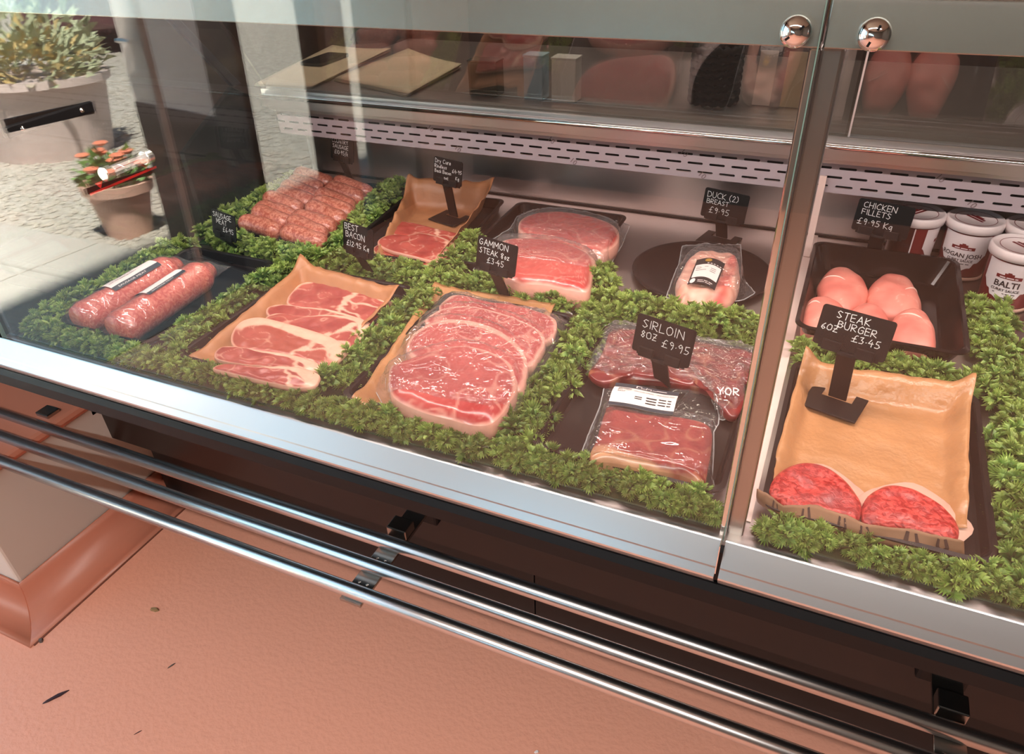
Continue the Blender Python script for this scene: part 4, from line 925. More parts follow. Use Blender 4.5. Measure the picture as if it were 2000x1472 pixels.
def dl(u, v):
    p = q0 * (1 - u) * (1 - v) + q1 * u * (1 - v) + q2 * u * v + q3 * (1 - u) * v
    p = p + (q3 - q0) * (0.10 * math.sin(pi * u))
    return Vector((p.x, p.y, D + 0.0535 + 0.003 * math.sin(pi * u)))
def dband(u0, u1, v0, v1, z, mat, name, par, nu=12, nv=8):
    return MB().grid(lambda u, v: dl(u0 + (u1 - u0) * u, v0 + (v1 - v0) * v) + Vector((0, 0, z)), nu, nv).build(name, mat, par, smooth=True)
lb = dband(0, 1, 0, 1, 0, M['print'], 'label', t)
dband(0.05, 0.95, 0.24, 0.74, 0.0005, M['paperwhite'], 'label_panel', lb)
MB().grid(lambda r, a_: dl(0.42 + 0.12 * r * cos(2 * pi * a_), 0.90 + 0.06 * r * sin(2 * pi * a_)) + Vector((0, 0, 0.0006)), 2, 20).build('gold_oval', M['gold'], lb)
MB().grid(lambda r, a_: dl(0.13 + 0.09 * r * cos(2 * pi * a_), 0.11 + 0.09 * r * sin(2 * pi * a_)) + Vector((0, 0, 0.0006)), 2, 20).build('round_seal', M['paperwhite'], lb)
tx = MB()
def dput(txt, u, v, size, al='LEFT'):
    vs, fs = textmesh(txt, 1.0, al); W_ = (q1 - q0).length; H_ = (q3 - q0).length
    tx.add([dl(u + p.x * size / W_, v + p.y * size / H_) + Vector((0, 0, 0.0009)) for p in vs], fs)
dput('0 0 0 0 0 0 0', 0.42, 0.765, 0.0060)
tx.build('label_name', M['paperwhite'], lb); tx = MB()
dput('0000 000 000', 0.30, 0.10, 0.0045); dput('000000 00000', 0.30, 0.05, 0.004)
tx.build('label_print', M['paperwhite'], lb)
tx = MB()
for k, w_ in enumerate((9, 4, 8)): dput('0' * w_, 0.10, 0.64 - k * 0.065, 0.0042)
for k in range(3): dput('00000', 0.60, 0.60 - k * 0.06, 0.0038)
tx.build('label_small_print', M['greyprint'], lb)

# ---- chicken fillets
def chickcol(seed):
    def f(u, v, t, x, y, a):
        n2 = nz(x * 24 + seed, y * 24, seed); n1 = nz(x * 90, y * 90, seed)
        k = sst(0.02, 0.0, abs(n2 - 0.22)) * 0.5
        return mixc(mixc(hx(220, 118, 106), hx(234, 148, 132), 0.5 + n2 + 0.3 * n1), hx(246, 190, 172), k)
    return f
cl = ['raw chicken fillet at the back left of the deep tray', 'raw chicken fillet at the back right of the deep tray, a sinew across it', 'raw chicken fillet in the front left corner of the deep tray', 'raw chicken fillet in the middle of the front row, mostly behind a ticket', 'raw chicken fillet in the front right corner of the deep tray']
for i, (pts, zt) in enumerate(CHICK):
    t = thing('chicken_fillet', cl[i], 'chicken fillet', (0, 0, 0), 'chicken fillets in the deep tray')
    px_ = sum(p[0] for p in pts) / len(pts); pts = [(px_ + (p[0] - px_) * 1.07, p[1]) for p in pts]
    O = Outline(pts, 90); t.location = (O.cx, O.cy, D + 0.006); WLOC[t] = Vector(t.location)
    n, rings = 90, 26; vs = [(O.cx, O.cy, D + zt + 0.004)]; cs = [chickcol(i * 3.7)(.5, .5, 0, O.cx, O.cy, 0)]
    for k in range(rings):
        tt = (k + 1) / rings
        for (px, py) in O.p:
            x = O.cx + (px - O.cx) * tt; y = O.cy + (py - O.cy) * tt
            z = zt - 0.030 + 0.034 * math.sqrt(max(0, 1 - (tt * 0.98) ** 2.8)) + 0.003 * nz(x * 40, y * 40, i)
            vs.append((x, y, D + z)); cs.append(chickcol(i * 3.7)(0.5, 0.5, tt, x, y, 0))
    for (px, py) in O.p: vs.append((O.cx + (px - O.cx) * 0.9, O.cy + (py - O.cy) * 0.9, D + 0.006)); cs.append(hx(224, 128, 112))
    fs = [(0, 1 + k, 1 + (k + 1) % n) for k in range(n)]
    for j in range(rings):
        a_ = 1 + j * n; fs += [(a_ + k, a_ + n + k, a_ + n + (k + 1) % n, a_ + (k + 1) % n) for k in range(n)]
    MB().add(vs, fs, cs).build('flesh', M['poultry'], t, smooth=True)
    if i != 3:
        x0, y0, x1, y1 = ((O.x0 + 0.004, O.cy + 0.012, O.cx - 0.002, O.cy - 0.006), (O.cx + 0.012, O.cy - 0.012, O.x1 - 0.008, O.cy + 0.012), (O.x0 + 0.006, O.cy + 0.014, O.cx - 0.012, O.cy + 0.004), None, (O.x0 + 0.012, O.cy + 0.020, O.cx + 0.006, O.cy + 0.002))[i]
        pt = []
        for k in range(9):
            u = k / 8; x = x0 + (x1 - x0) * u; y = y0 + (y1 - y0) * u + 0.003 * math.sin(u * pi)
            tt = O.t(x, y); pt.append((x, y, D + zt - 0.0302 + 0.034 * math.sqrt(max(0, 1 - min(1, tt * 0.98) ** 2.8)) + 0.003 * nz(x * 40, y * 40, i)))
        MB().tube(pt, [0.0004 + 0.0014 * math.sin(pi * k / 8) for k in range(9)], 8).build('sinew', M['sinew'], t, smooth=True)

# ---- sausages, two columns of eight
def sausage_mesh(L, r, seed):
    n, m = 22, 20; mb = MB(); vs = []
    for i in range(m + 1):
        s_ = i / m; x = (s_ - 0.5) * L
        e = min(s_, 1 - s_) * L / r
        rr = r * (math.sqrt(max(0.0, 1 - (1 - min(1, e * 0.85)) ** 2)) * 0.97 + 0.03)
        rr *= 1 + 0.05 * nz(s_ * 4, seed)
        bend = 0.004 * math.sin(s_ * pi + 0.3 * seed)
        for k in range(n):
            a = 2 * pi * k / n; vs.append((x, rr * cos(a) * 1.04 + bend, rr * sin(a) * 0.96 + 0.002 * nz(x * 30, a, seed)))
    fs = [(i * n + k, i * n + (k + 1) % n, (i + 1) * n + (k + 1) % n, (i + 1) * n + k) for i in range(m) for k in range(n)]
    fs += [tuple(range(n - 1, -1, -1)), tuple(m * n + k for k in range(n))]
    me = bpy.data.meshes.new('sausage'); me.from_pydata(vs, [], fs); me.materials.append(M['sausage']); me.polygons.foreach_set('use_smooth', [True] * len(fs)); return me
sm = [sausage_mesh(0.122, 0.0215, k * 2.3) for k in range(4)]
rowname = ['nearest row', 'second row', 'third row', 'fourth row', 'fifth row', 'sixth row', 'seventh row', 'rear row']
for r_ in range(8):
    for c_ in range(2):
        v = (r_ + 0.5) / 8
        y = 1.105 + 0.318 * v + 0.006 * (c_ == 0) * 1.0 + 0.004 * math.sin(r_ * 2.1 + c_)
        x = (-1.122 if c_ == 0 else -1.000) - 0.070 * v + 0.006 * math.sin(r_ * 1.7 + c_ * 2)
        o = bpy.data.objects.new('sausage', sm[(r_ * 2 + c_) % 4]); COL.objects.link(o)
        o.location = (x, y - 0.012 * (c_ == 1), D + 0.0275 + 0.004 * (r_ % 2)); o.rotation_euler = (0.2 * r_, R(3), R(-6 + 5 * math.sin(r_ * 3 + c_)))
        tag(o, 'raw pork sausage in the %s of the tray, on the %s side' % (rowname[r_], 'end pane' if c_ == 0 else 'brown paper'), 'sausage', 'pork sausages laid in two columns')

# ---- sausage meat rolls
for i, ((x0, y0, z0_), (x1, y1, z1_)) in enumerate(ROLL):
    xo = (-0.041, -0.034)[i]
    A0 = Vector((x0 + xo, y0 + 0.016, D + 0.034)); A1 = Vector((x1 + xo, y1 + 0.016, D + 0.034))
    if i == 0: A1 = A1 + (A1 - A0) * 0.10
    ax = (A1 - A0).normalized(); L = (A1 - A0).length; si = Vector((ax.y, -ax.x, 0)); up = Vector((0, 0, 1)); r = 0.0315
    t = thing('sausage_meat_roll', ('roll of sausage meat in clear film beside the glass end pane', 'roll of sausage meat with a narrow label, beside the inner garland')[i], 'sausage meat', tuple(A0), 'sausage meat rolls')
    def rad(s_):
        return r * (0.90 + 0.10 * sst(0, 0.06, s_)) * (1 - 0.42 * sst(0.86, 1.0, s_)) * (1 + 0.03 * nz(s_ * 9, i))
    mb = MB(); n, m = 36, 40; vs = []
    for k in range(m + 1):
        s_ = k / m
        for j in range(n):
            an = 2 * pi * j / n; rr = rad(s_) * (1 + 0.025 * nz(s_ * 14, cos(an) * 2, sin(an) * 2 + i))
            vs.append(A0 + ax * (s_ * L) + si * (rr * cos(an)) + up * (rr * sin(an) * 0.95))
    fs = [(k * n + j, (k + 1) * n + j, (k + 1) * n + (j + 1) % n, k * n + (j + 1) % n) for k in range(m) for j in range(n)]
    fs += [tuple(range(n)), tuple(m * n + j for j in range(n - 1, -1, -1))]
    mb.add(vs, fs).build('meat', M['sausagemeat'], t, smooth=True)
    # film sleeve, gathered and sealed at the far end
    vs = []; m2 = 46
    for k in range(m2 + 1):
        s_ = -0.02 + k / m2 * 1.15
        for j in range(n):
            an = 2 * pi * j / n; ss = min(1, max(0, s_))
            rr = rad(ss) + 0.0012 + 0.0012 * abs(nz(s_ * 30, an * 2, 5 + i)) * 2
            fl_ = sst(1.0, 1.12, s_); w_ = rr * (1 + 0.35 * fl_); h2 = rr * 0.95 * (1 - 0.93 * fl_)
            vs.append(A0 + ax * (s_ * L) + si * (w_ * cos(an)) + up * (h2 * sin(an) - 0.004 * fl_))
    MB().add(vs, [(k * n + j, (k + 1) * n + j, (k + 1) * n + (j + 1) % n, k * n + (j + 1) % n) for k in range(m2) for j in range(n)]).build('film', M['filmsoft'], t, smooth=True)
    # label bent round the roll
    c_an = R(88 + 14 * (i == 0)); half = R(46 if i == 0 else 32); s0, s1 = (0.30, 0.78) if i == 0 else (0.32, 0.72)
    if i == 1: c_an = R(104)
    def lf(u, v, z=0.0):
        s_ = s0 + (s1 - s0) * u; an = c_an + half * (1 - 2 * v); rr = rad(s_) + 0.0030 + z
        return A0 + ax * (s_ * L) + si * (rr * cos(an)) + up * (rr * sin(an) * 0.95)
    lb = MB().grid(lambda u, v: lf(u, v), 20, 12).build('label', M['paperwhite'], t, smooth=True)
    MB().grid(lambda u, v: lf(u, 0.82 + 0.18 * v, 0.0005), 20, 4).build('label_band', M['navy'], lb, smooth=True)
    tx = MB()
    for k in range(5 if i == 0 else 2):
        v0 = 0.12 + 0.62 * k / (5 if i == 0 else 2)
        vs, fs = textmesh('0000 000 00000 00 0000 000'[: 20 + k], 1.0, 'LEFT')
        tx.add([lf(0.06 + p.x * 0.050, v0 - p.y * (0.055 if i == 0 else 0.10), 0.0005) for p in vs], fs)
    tx.build('label_small_print', M['greyprint'], lb)
    tx = MB(); vs, fs = textmesh('SAUSAGE MEAT', 1.0, 'LEFT')
    tx.add([lf(0.10 + p.x * 0.085, 0.95 - p.y * 0.10, 0.0008) for p in vs], fs); tx.build('label_title', M['paperwhite'], lb)
    d0 = MB().grid(lambda u, v: lf(-0.12 + 0.10 * u, 0.05 + 0.55 * v, 0.0), 6, 8).build('label_stub', M['print'], t, smooth=True)

# ---- curry sauce tubs
def tub(cx, cy, label, title, turn=0.0):
    t = thing('sauce_tub', label, 'tub', (cx, cy, D + 0.0005), 'curry sauce tubs')
    c = (cx, cy, D + 0.0005); h = 0.105
    MB().lathe([(0.0, 0.0), (0.0365, 0.0), (0.0385, 0.002), (0.0385, 0.005), (0.0375, 0.007), (0.0425, h), (0.0, h)], c, 48).build('tub_wall', M['sauce'], t, smooth=False)
    MB().lathe([(0.0369, 0.0012), (0.0392, 0.0022), (0.0392, 0.0065), (0.0382, 0.0085)], c, 48, cap=False).build('foot_ring', M['greaseproof'], t, smooth=True)
    lid = MB().lathe([(0.0445, h - 0.012), (0.0470, h - 0.011), (0.0478, h - 0.003), (0.0470, h + 0.003), (0.0450, h + 0.0048), (0.0425, h + 0.0042), (0.0412, h + 0.0022), (0.0, h + 0.0022)], c, 56, cap=False).build('lid', M['white'], t, smooth=True)
    fa = math.atan2(0 - cy, 0 - cx) + turn
    def at(th, z, e=0.0):
        rr = 0.0377 + (0.0425 - 0.0377) * z / h + 0.0006 + e; an = fa + th
        return Vector((cx + rr * cos(an), cy + rr * sin(an), D + 0.0005 + z))
    # maroon wrap on both sides of the pointed white panel
    MB().grid(lambda u, v: at((u - 0.5) * 3.0, 0.010 + v * (h - 0.024), -0.0002), 40, 6).build('maroon_wrap', M['maroon'], t, smooth=True)
    def low(u):
        k = abs(u - 0.5) * 2
        return 0.016 + (0.0 if k < 0 else 0) + (0.012 * sst(0.0, 0.45, k) ** 0.7) + (0.010 * sst(0.50, 0.62, k)) + 0.014 * sst(0.7, 1.0, k)
    lb = MB().grid(lambda u, v: at((u - 0.5) * 2.0, low(u) + v * (h - 0.015 - low(u)), 0.0004), 44, 8).build('label', M['tublabel'], t, smooth=True)
    bd = MB()
    def arc(w_, z0, z1, e, mat): bd.grid(lambda u, v: at((u - 0.5) * w_, z0 + (z1 - z0) * v + 0.0, e), 16, 1)
    arc(0.92, 0.0625, 0.0685, 0.0009, 0); arc(0.34, 0.0685, 0.0722, 0.0009, 0); arc(0.14, 0.0722, 0.0742, 0.0009, 0)
    bd.build('label_badge', M['maroon'], lb)
    tx = MB()
    def put_(txt, z, size, sx=1.0):
        vs, fs = textmesh(txt, 1.0, 'CENTER', 0.022)
        tx.add([at(p.x * size * sx / 0.041, z + p.y * size, 0.0010) for p in vs], fs)
    if title: put_(title, 0.0475, 0.0150 if len(title) < 8 else 0.0112); put_('CURRY SAUCE', 0.0395, 0.0066); put_('000000000 0000000', 0.0345, 0.0034, 1.2); put_('0000', 0.0270, 0.0036)
    tx.build('label_title', M['print'], lb)
    tx = MB(); vs, fs = textmesh('0000 00000 00', 1.0, 'CENTER'); tx.add([at(p.x * 0.0042 / 0.041, 0.0640 + p.y * 0.0042, 0.0013) for p in vs], fs); tx.build('badge_print', M['tublabel'], lb)
    # lid print
    lp = MB()
    for a0, ln, of in ((R(35), 0.036, -0.003), (R(35), 0.030, 0.004), (R(35), 0.016, 0.0085)):
        Mx = Matrix.Translation((cx, cy, D + h + 0.0033)) @ Matrix.Rotation(fa + pi / 2 + a0 - R(70), 4, 'Z')
        lp.box(-ln / 2, ln / 2, of - 0.002, of + 0.002, 0, 0.0003, M=Mx)
    lp.build('lid_print', M['maroon'], lid)
    lr = MB().lathe([(0.0330, 0.0001), (0.0338, 0.0001), (0.0338, 0.0004), (0.0330, 0.0004), (0.0330, 0.0001)], (cx, cy, D + h + 0.0028), 48, cap=False); lr.build('lid_ring', M['maroon'], lid)
    # white seam line at the side
    MB().grid(lambda u, v: at(-1.52 + u * 0.05, 0.012 + v * (h - 0.026), 0.0005), 1, 4).build('wrap_seam', M['tublabel'], t)
    return t
tub(0.152, 1.452, 'curry sauce tub behind the chicken fillets ticket, turned away', '', turn=1.6)
tub(0.2455, 1.452, 'white lidded tub labelled rogan josh curry sauce', 'ROGAN JOSH', turn=-0.10)
tub(0.3385, 1.452, 'curry sauce tub in the back corner behind the balti tub', '')
tub(0.3080, 1.352, 'white lidded tub labelled balti curry sauce', 'BALTI', turn=-0.05)

# ================================================================ parsley garlands
def sprig_mesh(seed):
    rng = random.Random(seed); vs = []; fs = []; cs = []
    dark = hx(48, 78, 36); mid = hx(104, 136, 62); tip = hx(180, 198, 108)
    k = rng.uniform(-0.15, 0.15)
    mid = (mid[0] * (1 + k), mid[1], mid[2] * (1 - k)); 
    for ring, (cnt, elev, ln, zb) in enumerate(((5, 66, 0.0150, 0.006), (7, 34, 0.0185, 0.003), (6, 4, 0.0170, 0.0))):
        for j in range(cnt):
            az = 2 * pi * (j + rng.uniform(-0.3, 0.3)) / cnt + ring; el = R(elev + rng.uniform(-16, 16)); L = ln * rng.uniform(0.8, 1.15)
            f = Vector((cos(az) * cos(el), sin(az) * cos(el), sin(el))); s_ = Vector((-sin(az), cos(az), 0)); u = f.cross(s_); u = -u if u.z < 0 else u
            tw = rng.uniform(-0.5, 0.5); s2 = s_ * cos(tw) + u * sin(tw); u2 = u * cos(tw) - s_ * sin(tw)
            base = Vector((0, 0, zb)); b0 = len(vs)
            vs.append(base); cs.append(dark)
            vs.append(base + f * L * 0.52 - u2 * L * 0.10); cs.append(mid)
            teeth = 7; spread = R(rng.uniform(62, 80))
            inner = []; 
            for q_ in range(2 * teeth + 1):
                a = (q_ / (2 * teeth) - 0.5) * 2 * spread
                tooth = q_ % 2 == 1
                rr = L * ((0.60 if tooth else 0.34) * (1 - 0.25 * abs(a) / spread))
                curl = -0.20 * L * (abs(a) / spread) ** 2 + (0.13 * L if tooth else 0) + rng.uniform(-0.05, 0.05) * L
                p = base + f * L * 0.48 + f * rr * cos(a) + s2 * rr * sin(a) * 0.95 - u2 * curl
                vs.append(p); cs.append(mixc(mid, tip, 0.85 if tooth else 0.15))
            for q_ in range(2 * teeth):
                fs.append((b0 + 1, b0 + 2 + q_, b0 + 3 + q_))
            fs.append((b0, b0 + 2, b0 + 1)); fs.append((b0, b0 + 1, b0 + 2 + 2 * teeth))
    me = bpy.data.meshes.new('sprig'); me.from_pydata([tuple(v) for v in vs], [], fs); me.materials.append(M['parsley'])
    a = me.color_attributes.new('Col', 'FLOAT_COLOR', 'POINT'); fl = []
    for c in cs: fl += [c[0], c[1], c[2], 1]
    a.data.foreach_set('color', fl); return me
SPR = [sprig_mesh(100 + k) for k in range(8)]
def garland(label, path, width, dens=1.0, zlift=0.0, seed=0, ymin=-9, hs=1.0, big=1.0):
    rng = random.Random(seed + 900)
    P0 = Vector((*path[0], 0)); 
    t = thing('parsley_garland', label, 'garland', (path[0][0], path[0][1], D), 'green plastic parsley garlands')
    # the woven base strip
    mb = MB(); pts = [Vector((x, y, D + 0.004)) for x, y in path]
    for a, b in zip(pts, pts[1:]):
        d = (b - a).normalized(); s_ = Vector((-d.y, d.x, 0)) * width * 0.32
        mb.add([a - s_ + Vector((0, 0, -0.0035)), b - s_ + Vector((0, 0, -0.0035)), b + s_ + Vector((0, 0, -0.0035)), a + s_ + Vector((0, 0, -0.0035)), a - s_, b - s_, b + s_, a + s_], [(3, 2, 1, 0), (4, 5, 6, 7), (0, 1, 5, 4), (1, 2, 6, 5), (2, 3, 7, 6), (3, 0, 4, 7)])
    mb.build('base_strip', M['stalk'], t)
    step = 0.0115 / dens; rowsn = max(2, round(width / 0.0215)); cnt = 0
    for a, b in zip(pts, pts[1:]):
        d = b - a; L = d.length; d.normalize(); s_ = Vector((-d.y, d.x, 0)); n = max(1, int(L / step))
        for i in range(n):
            w_ = ((i * 0.618 + rng.uniform(-0.12, 0.12)) % 1.0 - 0.5) * width * 0.92
            p = a + d * (L * (i + rng.uniform(0.1, 0.9)) / n) + s_ * w_
            p.y = max(p.y, ymin)
            hgt = 0.004 + 0.016 * (1 - (abs(w_) / (width * 0.5)) ** 2) * rng.uniform(0.55, 1.1) * hs + zlift
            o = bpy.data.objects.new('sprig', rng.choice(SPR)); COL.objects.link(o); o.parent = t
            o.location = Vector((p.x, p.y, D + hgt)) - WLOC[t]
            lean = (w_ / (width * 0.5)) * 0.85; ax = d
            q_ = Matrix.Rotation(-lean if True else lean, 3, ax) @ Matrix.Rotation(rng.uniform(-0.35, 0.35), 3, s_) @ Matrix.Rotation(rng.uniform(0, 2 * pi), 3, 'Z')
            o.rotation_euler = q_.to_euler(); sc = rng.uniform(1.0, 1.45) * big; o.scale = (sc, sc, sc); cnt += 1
    return cnt
tot = 0
tot += garland('long parsley garland along the foot of the left front pane', [(-1.262, 0.652), (-0.90, 0.650), (-0.60, 0.654), (-0.30, 0.656), (-0.045, 0.657)], 0.046, 1.25, seed=1, ymin=0.652, hs=0.7, big=0.9)
tot += garland('parsley garland along the foot of the front pane before the burgers', [(0.005, 0.656), (0.20, 0.656), (0.60, 0.656)], 0.042, 1.2, seed=2, ymin=0.652, hs=0.45, big=0.85)
tot += garland('parsley garland along the glass end pane beside the sausage meat rolls', [(-1.250, 0.685), (-1.250, 1.03)], 0.050, 1.1, seed=3)
tot += garland('parsley garland at the end pane beside the sausage tray', [(-1.232, 1.06), (-1.262, 1.26), (-1.263, 1.475)], 0.045, 1.1, seed=4)
tot += garland('parsley garland between the sausage meat rolls and the bacon tray', [(-0.957, 0.690), (-0.957, 1.03)], 0.055, 1.2, seed=5)
tot += garland('parsley garland between the front and back trays, from end pane to ticket of gammon', [(-1.19, 1.055), (-0.95, 1.060), (-0.68, 1.060), (-0.33, 1.075)], 0.062, 1.25, seed=6)
tot += garland('parsley garland in front of the round duck plate', [(-0.32, 1.085), (-0.04, 1.085)], 0.085, 1.7, seed=7)
tot += garland('parsley garland between the sausage tray and the upturned brown paper', [(-0.925, 1.10), (-0.955, 1.28), (-1.000, 1.49)], 0.050, 1.15, seed=8)
tot += garland('parsley garland between the bacon tray and the packed gammon steaks', [(-0.637, 0.690), (-0.637, 1.025)], 0.052, 1.15, seed=9)
tot += garland('parsley garland between the gammon pack and the sirloin tray', [(-0.326, 0.690), (-0.326, 1.04)], 0.050, 1.15, seed=10)
tot += garland('short parsley garland between the upturned paper and the gammon rounds', [(-0.658, 1.10), (-0.664, 1.26)], 0.036, 1.2, seed=11)
tot += garland('short bushy parsley garland standing between gammon rounds and duck plate', [(-0.352, 1.12), (-0.350, 1.19)], 0.050, 1.5, zlift=0.012, seed=12)
tot += garland('parsley garland between the chicken tray and the burger tray', [(0.0, 1.036), (0.245, 1.036)], 0.055, 1.35, seed=13)
tot += garland('long parsley garland beside the burger and chicken trays, up to the tubs', [(0.284, 0.690), (0.282, 1.00), (0.278, 1.31)], 0.056, 1.25, seed=14)
print('sprigs', tot)

# ================================================================ price tickets
YW = -14
ticket('price ticket reading sirloin, standing between the two steak packs', (-0.1744, 0.870, 0.0995), (-0.173, 0.884, 0.009), [('SIRLOIN', .11, .68, .22), ('8OZ', .12, .42, .17), ('£9.95', .49, .34, .20)], YW, 14, w=0.090, h=0.056)
ticket('price ticket reading steak burger, its forked foot on the waxed paper', (0.0647, 0.935, 0.1263), (0.066, 0.938, 0.012), [('STEAK', .22, .75, .17), ('BURGER', .27, .53, .165), ('6OZ', .06, .40, .15), ('£3.45', .50, .29, .17)], YW, 16, w=0.094, h=0.056)
ticket('price ticket reading chicken fillets, behind the deep tray', (0.0939, 1.404, 0.1053), (0.094, 1.412, 0.0005), [('CHICKEN', .11, .75, .17), ('FILLETS', .11, .53, .16), ('£9.95 Kg', .07, .22, .18)], YW, 12, w=0.096, h=0.058)
ticket('price ticket reading duck breast, behind the round plate', (-0.1935, 1.45, 0.0757), (-0.193, 1.458, 0.0005), [('DUCK (2)', .08, .70, .19), ('BREAST', .09, .49, .15), ('£9.95', .17, .18, .20)], YW, 12, w=0.094, h=0.058)
ticket('price ticket reading gammon steak, behind the gammon pack', (-0.5024, 1.020, 0.1089), (-0.500, 1.046, 0.0050), [('GAMMON', .05, .74, .19), ('STEAK 8oz', .07, .48, .17), ('£3.45', .28, .21, .18)], YW, 14, w=0.086, h=0.054)
ticket('price ticket reading best bacon, behind the long bacon tray', (-0.7862, 1.020, 0.0966), (-0.784, 1.040, 0.0050), [('BEST', .06, .76, .20), ('BACON', .10, .50, .20), ('£12.95 Kg', .12, .20, .18)], YW, 12, w=0.082, h=0.054)
ticket('price ticket reading dry cure rindless back bacon, its foot on brown paper', (-0.7688, 1.345, 0.1192), (-0.770, 1.352, 0.0110), [('Dry Cure', .05, .78, .16), ('Rindless', .04, .57, .14), ('Back Bacon', .05, .38, .13), ('net', .40, .16, .13), ('£4.95', .66, .50, .14), ('Kg', .80, .24, .13)], YW, 12, w=0.082, h=0.052)
ticket('dim price ticket reading country sausage, behind the sausage tray', (-1.1117, 1.44, 0.1051), (-1.110, 1.458, 0.0005), [('COUNTRY', .06, .76, .17), ('SAUSAGE', .09, .52, .17), ('£10.95/k', .16, .26, .17)], YW, 12, w=0.082, h=0.052)
ticket('dim price ticket reading sausage meat, behind the two rolls', (-1.125, 1.03, 0.0740), (-1.123, 1.045, 0.0050), [('SAUSAGE', .08, .74, .19), ('MEAT', .20, .50, .19), ('£6.95', .46, .24, .19)], YW, 12, w=0.082, h=0.052)

# ================================================================ things on the rear shelf
zs_ = D + 0.2315
def pile(label, c, h, mat=M['paper'], warp=0.006):
    t = thing('paper_stack', label, 'paper', (c[0][0], c[0][1], zs_))
    for k in range(3):
        off = 0.004 * (k - 1); z = zs_ + h * k / 3
        cc = [Vector((x + off, y - off * 0.6, 0)) for x, y in c]
        def fn(u, v, z=z, cc=cc, k=k):
            p = cc[0] * (1 - u) * (1 - v) + cc[1] * u * (1 - v) + cc[2] * u * v + cc[3] * (1 - u) * v
            return (p.x, p.y, z + h / 6 + warp * (k == 2) * (u - 0.5) ** 2 * 3 * v)
        MB().grid(fn, 10, 10).build('sheet', mat, t, smooth=True, solid=h / 3.2)
    return t
pile('cream paper stack with one corner pointing at the glass, on the rear shelf', [(-1.19, 1.56), (-0.93, 1.474), (-0.94, 1.76), (-1.18, 1.90)], 0.010)
pile('flat cream papers under the dark phone, at the end of the rear shelf', [(-1.36, 1.462), (-1.20, 1.475), (-1.24, 1.90), (-1.44, 1.90)], 0.008)
ph = MB().prism([(p[0], p[1]) for p in rrect(-1.372, -1.300, 1.655, 1.79, 0.010, 0)], zs_ + 0.0085, zs_ + 0.0165, axis='z').build('mobile_phone', M['phone'], bevel=0.001)
tag(ph, 'dark phone lying on the flat cream papers', 'phone')
def standing(name, label, cat, x0, x1, y, z1, mat, th=0.04):  # upright boxes standing in for reflections in the rear glass
    t = thing(name, label, cat, ((x0 + x1) / 2, y, zs_))
    MB().box(x0, x1, y, y + th, zs_ + 0.0002, zs_ + z1 - 0.004).build('body', mat, t, bevel=0.002)
    MB().box(x0 - 0.001, x1 + 0.001, y - 0.001, y + th + 0.001, zs_ + z1 - 0.004, zs_ + z1).build('flap', mat, t, bevel=0.001)
standing('reflection', 'dark green carton built as a box behind the rear glass', 'box', -0.80, -0.73, 1.53, 0.075, P('dark_green_reflection', hx(58, 66, 58), 0.6))
standing('reflection', 'pale blue carton built as a box behind the rear glass', 'box', -0.665, -0.620, 1.53, 0.092, P('pale_blue_reflection', hx(170, 196, 214), 0.5))
standing('reflection', 'white carton built as a box behind the rear glass', 'box', -0.60, -0.545, 1.53, 0.090, P('white_reflection', hx(230, 226, 222), 0.5))
bk = thing('woven_reflection', 'dark woven basket standing in for a reflection near the post', 'basket', (-0.27, 1.60, zs_))  # woven form standing in for a dark reflection in the rear glass
for k in range(8):
    z = zs_ + 0.008 + k * 0.014
    MB().tube([(-0.27 + 0.046 * cos(a / 16 * pi), 1.62 + 0.046 * sin(a / 16 * pi), z + (0.003 if a % 2 == k % 2 else -0.003)) for a in range(33)], 0.0075, 6).build('weave', M['board'], bk, smooth=True)
MB().box(-0.30, -0.24, 1.59, 1.65, zs_ + 0.0003, zs_ + 0.004).build('base', M['board'], bk)
nb = MB().box(-0.17, -0.13, 1.70, 1.704, zs_ + 0.0002, zs_ + 0.16); 
for nm, x0, x1, mt in (('reflection_card', -0.190, -0.155, 'paperwhite'), ('reflection_card', -0.135, -0.085, 'paper')):  # cards standing in for pale reflections in the rear glass
    o = MB().prism([(1.62, zs_ + 0.0002), (1.622, zs_ + 0.0002), (1.650, zs_ + 0.10), (1.648, zs_ + 0.10)], x0, x1).build(nm, M[mt])
    tag(o, 'narrow white card standing in for a reflection in the rear glass' if mt == 'paperwhite' else 'cream card standing in for a reflection in the rear glass, nearest the post', 'card')

# ================================================================ crumbs on the floor
def bit(name, label, cat, x, y, vs, fs, mat):
    o = MB().add([(x + a, y + b, c) for a, b, c in vs], fs).build(name, mat); return tag(o, label, cat)
F6 = [(0, 1, 3, 2), (4, 6, 7, 5), (0, 4, 5, 1), (2, 3, 7, 6), (0, 2, 6, 4), (1, 5, 7, 3)]
def chip(name, label, cat, x, y, l, w, h, a, mat):
    Mx = Matrix.Translation((x, y, 0.0003)) @ Matrix.Rotation(R(a), 4, 'Z')
    mb = MB(); n = 10
    o_ = [(l / 2 * cos(2 * pi * k / n) * (1 + 0.25 * math.sin(k * 5.1)), w / 2 * sin(2 * pi * k / n) * (1 + 0.2 * math.sin(k * 3.3))) for k in range(n)]
    vs = [Mx @ Vector((p[0], p[1], 0)) for p in o_] + [Mx @ Vector((p[0] * 0.7, p[1] * 0.7, h)) for p in o_]
    mb.add(vs, [tuple(range(n - 1, -1, -1)), tuple(range(n, 2 * n))] + [(i, (i + 1) % n, n + (i + 1) % n, n + i) for i in range(n)])
    return tag(mb.build(name, mat), label, cat)
tanm = P('dry_chip', hx(150, 122, 84), 0.7); drk = P('dark_scrap', hx(52, 26, 34), 0.6); gry = P('grey_scrap', hx(96, 84, 78), 0.7)
